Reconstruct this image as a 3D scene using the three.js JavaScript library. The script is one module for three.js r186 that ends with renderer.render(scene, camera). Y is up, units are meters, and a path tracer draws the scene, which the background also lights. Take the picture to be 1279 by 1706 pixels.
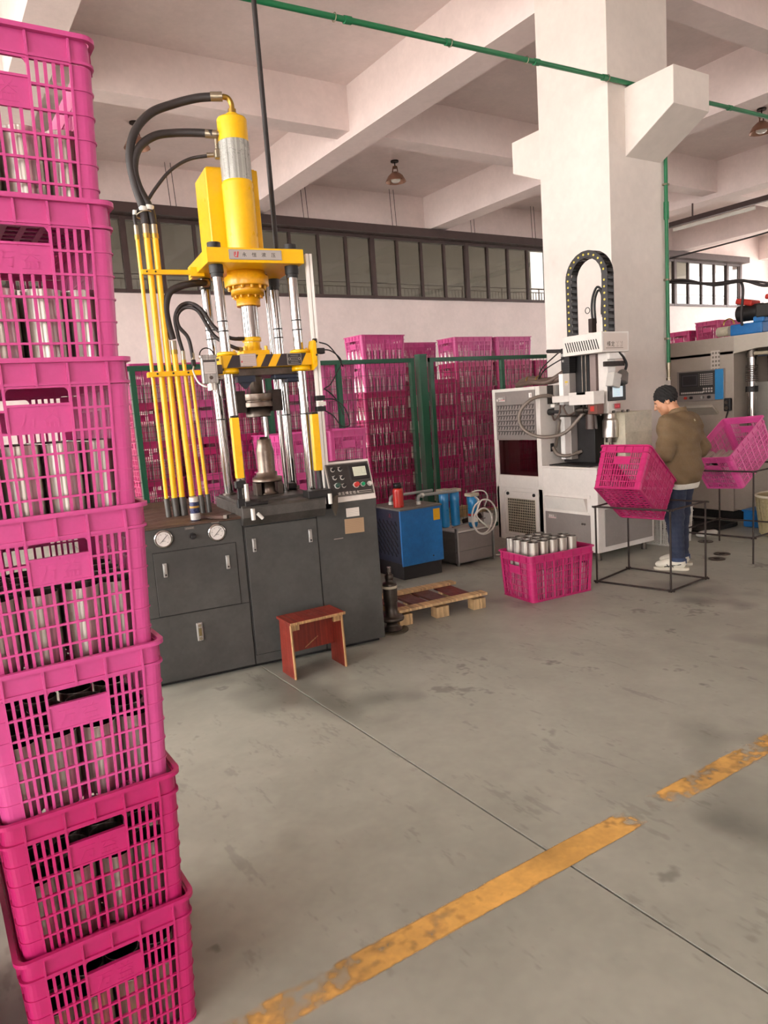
import * as THREE from 'three';
import { RoundedBoxGeometry } from 'three/addons/geometries/RoundedBoxGeometry.js';
import { mergeGeometries, mergeVertices } from 'three/addons/utils/BufferGeometryUtils.js';
import { MarchingCubes } from 'three/addons/objects/MarchingCubes.js';

// ---------------------------------------------------------------- camera, sky, exposure
const scene = new THREE.Scene();
const camera = new THREE.PerspectiveCamera(70.25, 1279 / 1706, 0.05, 200);
camera.position.set(0, 1.72, 0);
camera.rotation.set(-0.143951, -0.56736, -0.069432, 'YXZ');
const renderer = new THREE.WebGLRenderer({ antialias: true });
renderer.toneMapping = THREE.LinearToneMapping;
renderer.toneMappingExposure = 1.0;
renderer.shadowMap.enabled = true;
// bright overcast sky; it enters through the window bands and the open loading bay only
scene.background = new THREE.Color(1.0, 0.975, 0.955);
scene.backgroundIntensity = 12.2;
// ---------------------------------------------------------------- helpers
let seed = 7;
const rnd = () => { seed = (seed * 16807) % 2147483647; return (seed - 1) / 2147483646; };
const rr = (a, b) => a + (b - a) * rnd();
const V = (x, y, z) => new THREE.Vector3(x, y, z);
const PI = Math.PI;
const used = new Map();
function numbered(n) { const k = used.get(n) ?? 0; used.set(n, k + 1); return k ? n + '_' + String(k).padStart(3, '0') : n; }

// tileable value noise
function noiseField(n, cells, sd) {
  let s = sd; const r = () => { s = (s * 16807) % 2147483647; return s / 2147483647; };
  const g = []; for (let i = 0; i < cells * cells; i++) g.push(r());
  const out = new Float32Array(n * n), sm = (t) => t * t * (3 - 2 * t);
  for (let y = 0; y < n; y++) for (let x = 0; x < n; x++) {
    const u = x / n * cells, v = y / n * cells, i = Math.floor(u), j = Math.floor(v), a = sm(u - i), b = sm(v - j);
    const q = (ii, jj) => g[(jj % cells) * cells + (ii % cells)];
    out[y * n + x] = (q(i, j) * (1 - a) + q(i + 1, j) * a) * (1 - b) + (q(i, j + 1) * (1 - a) + q(i + 1, j + 1) * a) * b;
  }
  return out;
}
function fbm(n, octs, sd) {
  const out = new Float32Array(n * n); let w = 0;
  for (const [c, a] of octs) { const f = noiseField(n, c, sd + c * 13); w += a; for (let i = 0; i < out.length; i++) out[i] += f[i] * a; }
  for (let i = 0; i < out.length; i++) out[i] /= w;
  return out;
}
function dataTex(n, f, srgb = false) {
  const d = new Uint8Array(n * n * 4);
  for (let i = 0; i < n * n; i++) { const c = f(i, i % n, Math.floor(i / n)); d[i * 4] = c[0]; d[i * 4 + 1] = c[1]; d[i * 4 + 2] = c[2]; d[i * 4 + 3] = 255; }
  const t = new THREE.DataTexture(d, n, n); t.wrapS = t.wrapT = THREE.RepeatWrapping; t.magFilter = THREE.LinearFilter; t.minFilter = THREE.LinearMipmapLinearFilter; t.generateMipmaps = true;
  if (srgb) t.colorSpace = THREE.SRGBColorSpace; t.needsUpdate = true; return t;
}
const cl = (x) => Math.max(0, Math.min(255, Math.round(x)));
const F1 = fbm(256, [[4, 1], [8, .6], [16, .4], [32, .3], [64, .25]], 11), F2 = fbm(256, [[32, 1], [64, 1], [128, .8]], 23);
const mottle = dataTex(256, (i) => { const v = cl(243 + 22 * (F1[i] - .5) + 10 * (F2[i] - .5)); return [v, v, v]; }, true);
const grime = dataTex(256, (i) => { const v = cl(228 + 90 * (F1[i] - .5) + 24 * (F2[i] - .5)); return [v, v, v]; }, true);
const roughT = dataTex(256, (i) => { const v = cl(200 + 110 * (F1[i] - .5) + 50 * (F2[i] - .5)); return [v, v, v]; });
const bumpT = dataTex(256, (i) => { const v = cl(128 + 160 * (F2[i] - .5) + 60 * (F1[i] - .5)); return [v, v, v]; });
const S1 = noiseField(256, 128, 5), S2 = noiseField(256, 64, 9);
const streak = dataTex(256, (i, x, y) => { const v = cl(215 + 60 * (S1[(37 * 256) + x] - .5) + 40 * (S2[(91 * 256) + x] - .5) + 30 * (F1[i] - .5)); return [v, v, v]; }, true);
const W1 = noiseField(256, 48, 31);
const wood = dataTex(256, (i, x, y) => { const g = W1[120 * 256 + ((x + Math.round(10 * F1[y * 256 + (x >> 3)])) & 255)]; const v = cl(205 + 90 * (g - .5) + 60 * (F1[i] - .5)); return [v, v, v]; }, true);
const weave = dataTex(128, (i, x, y) => { const v = cl(222 + 18 * Math.sin(x * PI / 2) * Math.sin(y * PI / 2) + 40 * (F2[(y & 127) * 256 + (x & 127)] - .5)); return [v, v, v]; }, true);
const rep = (t, k) => { const c = t.clone(); c.repeat.set(k, k); c.needsUpdate = true; return c; };

function mat(color, rough = .6, metal = 0, o = {}) {
  const { tex = mottle, k = 1.3, bump = 0, bk = 4, rm = true, ...rest } = o;
  const m = new THREE.MeshPhysicalMaterial({ color, roughness: rough, metalness: metal, ...rest });
  if (tex) m.map = rep(tex, k);
  if (rm) m.roughnessMap = rep(roughT, k * 1.7);
  if (rm) m.roughness = Math.min(1, rough * 1.25);
  if (bump) { m.bumpMap = rep(bumpT, bk); m.bumpScale = bump; }
  return m;
}
function boxUV(g) {
  if (g.userData.keepUV) return g;
  const p = g.attributes.position, n = g.attributes.normal, uv = new Float32Array(p.count * 2);
  for (let i = 0; i < p.count; i++) {
    const ax = Math.abs(n.getX(i)), ay = Math.abs(n.getY(i)), az = Math.abs(n.getZ(i));
    if (ax >= ay && ax >= az) { uv[i * 2] = p.getZ(i); uv[i * 2 + 1] = p.getY(i); } else if (ay >= az) { uv[i * 2] = p.getX(i); uv[i * 2 + 1] = p.getZ(i); } else { uv[i * 2] = p.getX(i); uv[i * 2 + 1] = p.getY(i); }
  }
  g.setAttribute('uv', new THREE.BufferAttribute(uv, 2)); return g;
}
const m4 = (x, y, z, rx = 0, ry = 0, rz = 0) => new THREE.Matrix4().compose(V(x, y, z), new THREE.Quaternion().setFromEuler(new THREE.Euler(rx, ry, rz)), V(1, 1, 1));
class G {
  constructor() { this.g = []; }
  add(geo, mtx) {
    if (mtx) geo.applyMatrix4(mtx);
    if (!geo.index) geo = mergeVertices(geo, 1e-5);
    for (const k of Object.keys(geo.attributes)) if (!['position', 'normal', 'uv'].includes(k)) geo.deleteAttribute(k);
    boxUV(geo); this.g.push(geo); return this;
  }
  box(w, h, d, x = 0, y = 0, z = 0, rx = 0, ry = 0, rz = 0) { return this.add(new THREE.BoxGeometry(w, h, d), m4(x, y, z, rx, ry, rz)); }
  rbox(w, h, d, r, x = 0, y = 0, z = 0, rx = 0, ry = 0, rz = 0) { return this.add(new RoundedBoxGeometry(w, h, d, 2, Math.min(r, w / 2.01, h / 2.01, d / 2.01)), m4(x, y, z, rx, ry, rz)); }
  // box from min to max corner
  span(x0, y0, z0, x1, y1, z1, r = 0) { const w = Math.abs(x1 - x0), h = Math.abs(y1 - y0), d = Math.abs(z1 - z0), c = [(x0 + x1) / 2, (y0 + y1) / 2, (z0 + z1) / 2]; return r ? this.rbox(w, h, d, r, ...c) : this.box(w, h, d, ...c); }
  cyl(r0, r1, h, x = 0, y = 0, z = 0, rx = 0, ry = 0, rz = 0, seg = 24, open = false) { return this.add(new THREE.CylinderGeometry(r1, r0, h, seg, 1, open), m4(x, y, z, rx, ry, rz)); }
  bar(a, b, r, seg = 10, r2 = r) {
    const A = V(...a), B = V(...b), d = B.clone().sub(A), q = new THREE.Quaternion().setFromUnitVectors(V(0, 1, 0), d.clone().normalize());
    return this.add(new THREE.CylinderGeometry(r2, r, d.length(), seg), new THREE.Matrix4().compose(A.add(B).multiplyScalar(.5), q, V(1, 1, 1)));
  }
  // square bar between two points
  sbar(a, b, w, h = w) {
    const A = V(...a), B = V(...b), d = B.clone().sub(A), L = d.length(); d.normalize();
    const up = Math.abs(d.y) > .95 ? V(0, 0, 1) : V(0, 1, 0), X = up.clone().cross(d).normalize(), Y = d.clone().cross(X);
    const M = new THREE.Matrix4().makeBasis(X, Y, d).setPosition(A.add(B).multiplyScalar(.5));
    return this.add(new THREE.BoxGeometry(w, h, L), M);
  }
  tube(pts, r, seg = 40, rad = 10, closed = false) { return this.add(new THREE.TubeGeometry(new THREE.CatmullRomCurve3(pts.map((p) => V(...p)), closed, 'centripetal'), seg, r, rad, closed)); }
  lathe(prof, x = 0, y = 0, z = 0, seg = 28, rx = 0, ry = 0, rz = 0) { return this.add(new THREE.LatheGeometry(prof.map((p) => new THREE.Vector2(...p)), seg), m4(x, y, z, rx, ry, rz)); }
  // extruded polygon in the xy plane, depth along +z
  prism(pts, depth, mtx, bevel = 0, holes = []) {
    const s = new THREE.Shape(pts.map((p) => new THREE.Vector2(...p)));
    for (const h of holes) s.holes.push(new THREE.Path(h.map((p) => new THREE.Vector2(...p))));
    return this.add(new THREE.ExtrudeGeometry(s, { depth, bevelEnabled: bevel > 0, bevelSize: bevel, bevelThickness: bevel, bevelSegments: 2, curveSegments: 5 }), mtx);
  }
  shape(s, depth, mtx, bevel = 0, cs = 6) { return this.add(new THREE.ExtrudeGeometry(s, { depth, bevelEnabled: bevel > 0, bevelSize: bevel, bevelThickness: bevel, bevelSegments: 2, curveSegments: cs }), mtx); }
  torus(R, r, x, y, z, rx = 0, ry = 0, rz = 0, arc = 2 * PI, a = 10, b = 32) { return this.add(new THREE.TorusGeometry(R, r, a, b, arc), m4(x, y, z, rx, ry, rz)); }
  sph(r, x, y, z, sx = 1, sy = 1, sz = 1, seg = 20) { return this.add(new THREE.SphereGeometry(r, seg, Math.round(seg * .7)), new THREE.Matrix4().compose(V(x, y, z), new THREE.Quaternion(), V(sx, sy, sz))); }
  geo() { const g = this.g.length === 1 ? this.g[0] : mergeGeometries(this.g); return g; }
  to(name, material, parent) {
    const m = new THREE.Mesh(this.geo(), material); m.name = parent === scene ? numbered(name) : name; m.castShadow = m.receiveShadow = true; parent.add(m); return m;
  }
}
const N = () => new G();
function thing(name, label, category, pos = [0, 0, 0], turn = 0, group) {
  const o = new THREE.Group(); o.name = numbered(name); o.position.set(...pos); o.rotation.y = turn; o.userData = { label, category }; if (group) o.userData.group = group; scene.add(o); return o;
}
function struct(name) { const o = new THREE.Group(); o.name = numbered(name); o.userData = { kind: 'structure' }; scene.add(o); return o; }
const sub = (parent, name) => { const o = new THREE.Group(); o.name = name; parent.add(o); return o; };
function copyOf(src, pos, turn, label, group) {
  const o = src.clone(); o.name = numbered(src.name.replace(/_\d{3}$/, '')); o.position.set(...pos); o.rotation.set(0, turn, 0); o.userData = { ...src.userData, label }; if (group) o.userData.group = group; scene.add(o); return o;
}
// flat printed plate with a canvas
function canvasTex(w, h, draw) { const c = document.createElement('canvas'); c.width = w; c.height = h; const x = c.getContext('2d'); draw(x, w, h); const t = new THREE.CanvasTexture(c); t.colorSpace = THREE.SRGBColorSpace; return t; }
function printed(parent, name, w, h, d, mtx, draw, px = 256, o = {}) {
  const t = canvasTex(px, Math.round(px * h / w), draw);
  const face = new THREE.MeshPhysicalMaterial({ map: t, roughness: .5, ...o }), g = new THREE.BoxGeometry(w, h, d); g.applyMatrix4(mtx);
  const edge = o.edge ?? mat(0x9a948c, .6); delete o.edge;
  const m = new THREE.Mesh(g, [edge, edge, edge, edge, face, edge]); m.name = name; m.castShadow = m.receiveShadow = true; parent.add(m); return m;
}
function disc(parent, name, r, x, y, z, draw) {
  const g = new THREE.CircleGeometry(r, 36); g.translate(x, y, z);
  const m = new THREE.Mesh(g, new THREE.MeshPhysicalMaterial({ map: canvasTex(192, 192, draw), roughness: .4 })); m.name = name; m.receiveShadow = true; parent.add(m); return m;
}
// Chinese characters as strokes on a 100 x 100 field
const GLYPH = {
  wan: [[[8, 18], [92, 18]], [[38, 18], [36, 48], [10, 92]], [[38, 46], [80, 46], [74, 88], [58, 84]]],
  yi: [[[30, 5], [40, 20]], [[70, 5], [60, 20]], [[8, 28], [92, 28]], [[42, 32], [12, 56]], [[58, 32], [90, 54]], [[18, 92], [18, 62], [82, 62], [82, 92]], [[39, 62], [39, 92]], [[61, 62], [61, 92]], [[4, 94], [96, 94]]],
  yong: [[[44, 4], [56, 14]], [[30, 24], [54, 24], [54, 90], [42, 84]], [[10, 44], [40, 44], [12, 82]], [[84, 30], [58, 50]], [[56, 46], [94, 88]]],
  heng: [[[20, 5], [20, 95]], [[8, 30], [4, 52]], [[30, 26], [36, 40]], [[42, 16], [96, 16]], [[52, 74], [52, 32], [88, 32], [88, 74]], [[52, 52], [88, 52]], [[52, 72], [88, 72]], [[40, 92], [98, 92]]],
  liquid: [[[10, 10], [22, 20]], [[4, 36], [16, 46]], [[6, 92], [24, 60]], [[60, 2], [66, 12]], [[32, 18], [96, 18]], [[46, 24], [30, 56]], [[40, 44], [40, 94]], [[68, 26], [52, 56]], [[66, 38], [90, 38], [50, 94]], [[60, 56], [96, 94]]],
  press: [[[12, 10], [92, 10]], [[16, 10], [16, 56], [4, 94]], [[32, 46], [86, 46]], [[58, 24], [58, 88]], [[24, 90], [96, 90]], [[70, 60], [80, 72]]],
  mo: [[[22, 4], [22, 96]], [[4, 28], [42, 28]], [[20, 34], [4, 64]], [[24, 36], [40, 54]], [[48, 12], [96, 12]], [[62, 2], [62, 22]], [[82, 2], [82, 22]], [[54, 30], [90, 30], [90, 60], [54, 60], [54, 30]], [[54, 45], [90, 45]], [[46, 72], [98, 72]], [[72, 60], [50, 96]], [[72, 72], [94, 96]]],
  ding: [[[50, 2], [54, 12]], [[6, 34], [10, 20], [92, 20], [88, 34]], [[24, 40], [78, 40]], [[52, 40], [52, 86]], [[52, 62], [80, 62]], [[30, 54], [26, 76], [8, 94]], [[24, 74], [50, 92], [96, 92]]],
};
function strokes(x, key, px, py, size, color, lw) {
  x.strokeStyle = color; x.lineWidth = lw; x.lineCap = 'round'; x.lineJoin = 'round';
  for (const s of GLYPH[key]) { x.beginPath(); s.forEach((p, i) => (i ? x.lineTo : x.moveTo).call(x, px + p[0] / 100 * size, py + p[1] / 100 * size)); x.stroke(); }
}
function strokeGeo(g, key, px, py, size, w, d, z) { // raised strokes in the xy plane, y up, z is the face
  for (const s of GLYPH[key]) for (let i = 0; i + 1 < s.length; i++) {
    const [ax, ay] = s[i], [bx, by] = s[i + 1], dx = (bx - ax) / 100 * size, dy = -(by - ay) / 100 * size, L = Math.hypot(dx, dy);
    g.box(L + w, w, d, px + (ax + bx) / 200 * size, py - (ay + by) / 200 * size, z, 0, 0, Math.atan2(dy, dx));
  }
}
const fakeLines = (x, x0, y0, x1, y1, n, color, lw) => { x.strokeStyle = color; x.lineWidth = lw; for (let i = 0; i < n; i++) { const y = y0 + (y1 - y0) * (i + .5) / n; let a = x0; while (a < x1) { const l = 4 + ((i * 7 + a) % 9); x.beginPath(); x.moveTo(a, y); x.lineTo(Math.min(x1, a + l), y); x.stroke(); a += l + 3; } } };

// ---------------------------------------------------------------- materials
const M = {
  corridor: mat(0xdcdad2, .85, 0, { k: .35 }),
  paint: mat(0xf1e0dc, .85, 0, { k: .35, bump: .0012, bk: 2.2 }),
  pillar: mat(0xeae0d8, .8, 0, { k: .3, bump: .001, bk: 2.2 }),
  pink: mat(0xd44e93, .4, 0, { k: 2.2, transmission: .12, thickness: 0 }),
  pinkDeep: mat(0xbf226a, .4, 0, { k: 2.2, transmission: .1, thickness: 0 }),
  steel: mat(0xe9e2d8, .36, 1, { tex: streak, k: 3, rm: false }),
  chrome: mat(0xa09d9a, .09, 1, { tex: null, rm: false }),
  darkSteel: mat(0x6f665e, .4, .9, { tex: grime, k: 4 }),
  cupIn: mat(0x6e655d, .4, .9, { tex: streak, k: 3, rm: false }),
  iron: mat(0x3b302b, .65, .5, { tex: grime, k: 5, bump: .0004 }),
  black: mat(0x171414, .55, 0, {}),
  rubber: mat(0x211c1c, .6, 0, { bump: .0003, bk: 30 }),
  yellow: mat(0xf4bc00, .35, 0, { k: 2, clearcoat: .2 }),
  wornSteel: mat(0x8a7d72, .36, .95, { tex: grime, k: 4, rm: false }),
  orangeYellow: mat(0xf0ac10, .4, 0, { tex: grime, k: 2, clearcoat: .2 }),
  cabinet: mat(0x4b4b48, .5, .1, { tex: grime, k: .9, clearcoat: .12 }),
  cabinetDark: mat(0x2c2b29, .6, .1, {}),
  seam: mat(0x100f0e, .9, 0, {}),
  bed: mat(0x5a5753, .45, .5, { tex: grime, k: 3 }),
  tabletop: mat(0x5b4436, .55, .2, { tex: grime, k: 3 }),
  whitePaint: mat(0xded7cf, .5, 0, { k: 1, clearcoat: .15 }),
  greyPanel: mat(0x8b827d, .5, .15, { k: 1.5 }),
  beige: mat(0xc9bfa8, .55, 0, { tex: grime, k: 1.2 }),
  alu: mat(0xc9c8c4, .35, .8, { tex: streak, k: 4 }),
  brass: mat(0xb79446, .35, .9, { k: 5 }),
  fitting: mat(0xa59a86, .35, .9, { k: 5 }),
  green: mat(0x0a4c34, .45, 0, { k: 3 }),
  greenPipe: mat(0x1f7a4d, .4, 0, { k: 3 }),
  blue: mat(0x1b70b4, .45, 0, { tex: grime, k: 1 }),
  blueLight: mat(0x1d7fb8, .35, 0, { k: 3, clearcoat: .3 }),
  navy: mat(0x202838, .5, 0, { k: 2 }),
  red: mat(0xc02a1b, .45, 0, { k: 3 }),
  redWood: mat(0x7a2a20, .55, 0, { tex: wood, k: 2.5, bump: .0006 }),
  plyEdge: mat(0xc79a66, .7, 0, { tex: wood, k: 3 }),
  pine: mat(0xd9b583, .75, 0, { tex: wood, k: 1.5, bump: .0008 }),
  filmBoard: mat(0x6a3d31, .5, 0, { tex: grime, k: 3 }),
  darkFrame: mat(0x4a3a38, .5, .3, { k: 2 }),
  railSteel: mat(0xb7aaa3, .35, .7, {}),
  plasticWhite: mat(0xd8d5cc, .5, 0, {}),
  greyPipe: mat(0x8d8f8c, .5, 0, {}),
  glass: new THREE.MeshPhysicalMaterial({ color: 0x9f9d9a, roughness: .04, transmission: 1, thickness: 0, ior: 1.45 }),
  hose: mat(0x261e1d, .55, 0, { bump: .0006, bk: 40 }),
  duct: mat(0x6a564c, .5, .2, { tex: grime, k: 4 }),
};
// ---------------------------------------------------------------- the hall
// floor: cast concrete in slabs with a saw-cut joint at x = 1.83
const FN = 1024, fa = fbm(FN, [[3, .8], [6, 1], [14, .8], [30, .6], [70, .4]], 41), fb = fbm(FN, [[20, 1], [60, .8], [150, .7], [320, .6]], 77), fc = fbm(FN, [[5, 1], [11, 1], [23, .8], [47, .5]], 123);
const floorTex = dataTex(FN, (i, x, y) => {
  let v = 182 + 46 * (fa[i] - .5) + 30 * (fb[i] - .5);
  const st = Math.max(0, fc[i] - .53) * 300; v -= Math.min(52, st); const sp = Math.max(0, fb[i] * .5 + fc[(y * FN + x + 371) % (FN * FN)] * .5 - .63) * 900; v -= Math.min(40, sp);
  const sc = Math.max(0, fb[(y * FN + (x * 3) % FN)] - .66) * 200; v -= Math.min(18, sc);
  return [cl(v * .97), cl(v * .965), cl(v * .92)];
}, true);
const floorBump = dataTex(FN, (i) => { const v = cl(128 + 120 * (fb[i] - .5)); return [v, v, v]; });
const floorRough = dataTex(FN, (i) => { const v = cl(190 - 150 * (fc[i] - .5) + 60 * (fb[i] - .5)); return [v, v, v]; });
const fr = (t) => rep(t, 1 / 7.3);
const concrete = new THREE.MeshPhysicalMaterial({ color: 0xdadbd4, map: fr(floorTex), roughness: .62, roughnessMap: fr(floorRough), bumpMap: fr(floorBump), bumpScale: .0012 });
const floor = struct('floor');
{
  const xs = [-9, -3.5, 1.826, 7.4, 12.9, 18.4, 23.9, 29.2], zs = [9.2, 3.2, -16.5];
  for (let i = 0; i + 1 < xs.length; i++) for (let j = 0; j + 1 < zs.length; j++) {
    const g = N(), gx = .005; g.span(xs[i] + (i ? gx : 0), -.12, zs[j + 1] + gx, xs[i + 1] - gx, 0, zs[j] - gx); g.to('concrete_slab', concrete, floor);
  }
  N().span(-9, -.2, -16.5, 29.2, -.1, 9.2).to('floor_bed', M.seam, floor);
}
// worn yellow lane line, painted on the concrete
{
  const n = 512, a1 = fbm(n, [[8, 1], [20, 1], [60, .9], [128, .8]], 301), a2 = fbm(n, [[6, 1], [12, .5]], 77);
  const alpha = dataTex(n, (i, x, y) => { const e = Math.min(1, Math.min(y, n - 1 - y) / (n * .10)); const q = Math.floor(y / 20) * n + x, v = (a1[q] * .8 + a2[q] * .75 - .45) * 4.2 * 255 * e + (a1[(Math.floor(y / 7) * n + x * 3 % n)] - .5) * 160; const c = cl(v); return [c, c, c]; });
  alpha.wrapT = THREE.RepeatWrapping;
  const t = alpha; t.repeat.set(1 / 2.6, 1 / .128); t.offset.set(.1, 0);
  const m = new THREE.MeshPhysicalMaterial({ color: 0xe6b15c, roughness: .7, alphaMap: t, transparent: true, map: rep(grime, 1.1) });
  const g = new THREE.PlaneGeometry(24, .128); g.rotateX(-PI / 2); g.translate(7, .0015, 0);
  const uv = g.attributes.uv, p = g.attributes.position; for (let i = 0; i < uv.count; i++) uv.setXY(i, p.getX(i), p.getZ(i) + .064);
  const o = new THREE.Mesh(g, m); o.name = 'floor_marking'; o.position.set(0, 0, -1.815); o.userData = { kind: 'structure' }; o.receiveShadow = true; scene.add(o);
}
// ceiling: slab, girders along z every 5.3 m, cross beams along x
const ceiling = struct('ceiling');
N().span(-9.2, 7.13, -16.6, 29.2, 7.35, 9.2).to('slab', M.paint, ceiling);
const GX = [-8.9, -3.6, 1.7, 7, 12.3, 17.6, 22.9, 28.2];
for (const x of GX) N().span(x, 6.28, -16.3, x + .5, 7.13, 9.2).to('girder', M.paint, ceiling);
for (let i = 0; i + 1 < GX.length; i++) for (const z of [-11.24, -5.95, -1.0, 4.3]) N().span(GX[i] + .5, 6.40, z - .42, GX[i + 1], 7.13, z).to('cross_beam', M.paint, ceiling);
// pillar with two corbels
const pillar = struct('pillar');
N().span(6.99, 0, -6.83, 8.04, 7.13, -5.77).to('pillar_shaft', M.pillar, pillar);
N().prism([[0, 4.35], [.62, 4.70], [.62, 5.07], [0, 5.07]], .62, m4(7.90, 0, -5.77, 0, -PI / 2, 0), .008).to('bracket', M.pillar, struct('pillar_corbel'));
N().prism([[0, 4.35], [-.77, 4.69], [-.77, 5.07], [0, 5.07]], .62, m4(7.90, 0, -6.83, 0, -PI / 2, 0), .008).to('bracket', M.pillar, struct('pillar_corbel'));
// walls
const wx0 = -1.95, wx1 = 26.95, wy0 = 4.48, wy1 = 6.06;
const wb = struct('wall_back');
N().span(-9.2, 0, -16.6, 29.2, wy0, -16.3).to('wall_lower', M.paint, wb);
N().span(-9.2, wy1, -16.6, 29.2, 7.13, -16.3).to('wall_upper', M.paint, wb);
N().span(-9.2, wy0, -16.6, wx0, wy1, -16.3).to('wall_end', M.paint, wb);
N().span(wx1, wy0, -16.6, 29.2, wy1, -16.3).to('wall_end', M.paint, wb);
N().span(wx0, 6.04, -16.32, wx1, 6.24, -15.92).to('window_header', M.darkFrame, wb);
// upstairs corridor behind the window band
const cor = struct('corridor');
N().span(-4, 4.1, -20, 29.2, 4.3, -16.6).to('corridor_floor', M.corridor, cor);
N().span(-4, 6.9, -20, 29.2, 7.1, -17.7).to('corridor_ceiling', M.corridor, cor);
N().span(-4, 6.9, -16.9, 29.2, 7.1, -16.6).to('corridor_ceiling', M.corridor, cor);
N().span(-4, 5.05, -20.2, 19.8, 7.1, -20).to('corridor_wall', M.corridor, cor);
N().span(24.2, 4.3, -20.2, 25.0, 7.1, -20).to('corridor_wall', M.corridor, cor);
N().span(27.4, 4.3, -20.2, 29.2, 7.1, -20).to('corridor_wall', M.corridor, cor);
// side and rear walls with tall window openings that let the daylight in
const wl = struct('wall_left');
N().span(-9.3, 0, -16.6, -9, .7, 9.2).to('wall_lower', M.paint, wl);
N().span(-9.3, 6.2, -16.6, -9, 7.13, 9.2).to('wall_upper', M.paint, wl);
for (const z of [-16.6, -11.2, -5.9, -.6, 4.5]) N().span(-9.3, .7, z, -9, 6.2, z + .5).to('wall_pier', M.paint, wl);
N().span(-9.3, .7, 8.4, -9, 6.2, 9.2).to('wall_pier', M.paint, wl);
const wr = struct('wall_right');
N().span(29.2, 0, -16.6, 29.5, 1.6, 9.2).to('wall_lower', M.paint, wr);
N().span(29.2, 1.6, -6, 29.5, 6.3, 9.2).to('wall_panel', M.paint, wr);
N().span(29.2, 6.3, -16.6, 29.5, 7.13, 9.2).to('wall_upper', M.paint, wr);
for (const z of [-16.6, -11]) N().span(29.2, 1.6, z, 29.5, 6.3, z + 1.2).to('wall_pier', M.paint, wr);
const wf = struct('wall_front');
N().span(-9.3, 5.6, 9.2, 29.5, 7.13, 9.5).to('wall_upper', M.paint, wf);
N().span(-9.3, 0, 9.2, -7.0, 5.6, 9.5).to('wall_pier', M.paint, wf);
N().span(-7, 3.9, 9.2, -3.2, 5.6, 9.5).to('wall_panel', M.paint, wf);
N().span(-3.2, 0, 9.2, 15.5, 5.6, 9.5).to('wall_panel', M.paint, wf);
N().span(15.5, 0, 9.2, 29.5, 2.2, 9.5).to('wall_lower', M.paint, wf);
for (const x of [19.1, 24.4]) N().span(x, 2.2, 9.2, x + 2.6, 5.6, 9.5).to('wall_pier', M.paint, wf);
N().span(-80, -.4, -80, 100, -.22, 80).to('ground_outside', mat(0xe0dbd3, .9, 0, { k: .1 }), (() => { const o = struct('ground'); return o; })());

// window band: bays of four panes between thick posts
{
  const bay = 3.1, x0 = 1.25 - 3.1;
  let k = 0;
  for (let x = x0; x < wx1 - .2; x += bay) {
    k++;
    const w = struct('window_' + k); w.name = 'window_' + k; const x1 = Math.min(x + bay, wx1);
    N().span(x - .06, wy0, -16.34, x + .06, wy1, -16.22).to('window_post', M.darkFrame, w);
    if (x1 >= wx1 - .01) N().span(wx1 - .12, wy0, -16.34, wx1, wy1, -16.22).to('window_post', M.darkFrame, w);
    N().span(x, wy0, -16.33, x1, wy0 + .07, -16.23).to('bottom_rail', M.darkFrame, w);
    N().span(x, wy1 - .09, -16.33, x1, wy1, -16.23).to('top_rail', M.darkFrame, w);
    for (let i = 0; i < 4; i++) {
      const a = x + i * bay / 4, b = Math.min(a + bay / 4, x1); if (b - a < .15) continue;
      if (i && a < x1) N().span(a - .032, wy0, -16.33, a + .032, wy1, -16.24).to('mullion', M.darkFrame, w);
      N().span(a + .02, wy0 + .05, -16.29, b - .02, wy1 - .05, -16.284).to('pane', M.glass, w);
    }
  }
}
// balcony railing in the corridor behind the glass
{
  const t = thing('balcony_railing', 'steel balcony railing seen behind the long window band', 'railing');
  N().bar([-3, 5.03, -17.1], [28, 5.03, -17.1], .022).to('top_rail', M.whitePaint, t);
  N().bar([-3, 4.92, -17.1], [28, 4.92, -17.1], .014).to('rail', M.whitePaint, t);
  N().bar([-3, 4.42, -17.1], [28, 4.42, -17.1], .014).to('rail', M.whitePaint, t);
  for (let i = 0; i < 21; i++) N().bar([-2.9 + i * 1.55, 4.3, -17.1], [-2.9 + i * 1.55, 5.03, -17.1], .02).to('post', M.whitePaint, t);
  const g = N(); for (let x = -2.8; x < 28; x += .12) g.box(.02, .5, .02, x, 4.67, -17.1);
  g.to('balusters', M.whitePaint, t).userData.kind = 'stuff';
}
// hanger wires holding the header of the window band
{
  const lab = { 5.4: 'over the yellow cylinder', 8.57: 'over the crosshead columns', 11.1: 'under the dome lamp', 13.7: 'beside the far girder', 16.0: 'next to the white pillar' };
  for (const x of Object.keys(lab).map(Number)) for (const dx of [-.06, .06]) {
    const o = N().bar([x + dx, 6.2, -15.97], [x + dx - .04, 7.13, -15.97], .007, 6).to('hanger_wire', M.iron, scene);
    o.userData = { label: `thin wire holding the window header ${lab[x]}, ${dx < 0 ? 'press' : 'pillar'} side of its pair`, category: 'wire', group: 'hanger wires ' + lab[x] };
  }
}
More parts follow.
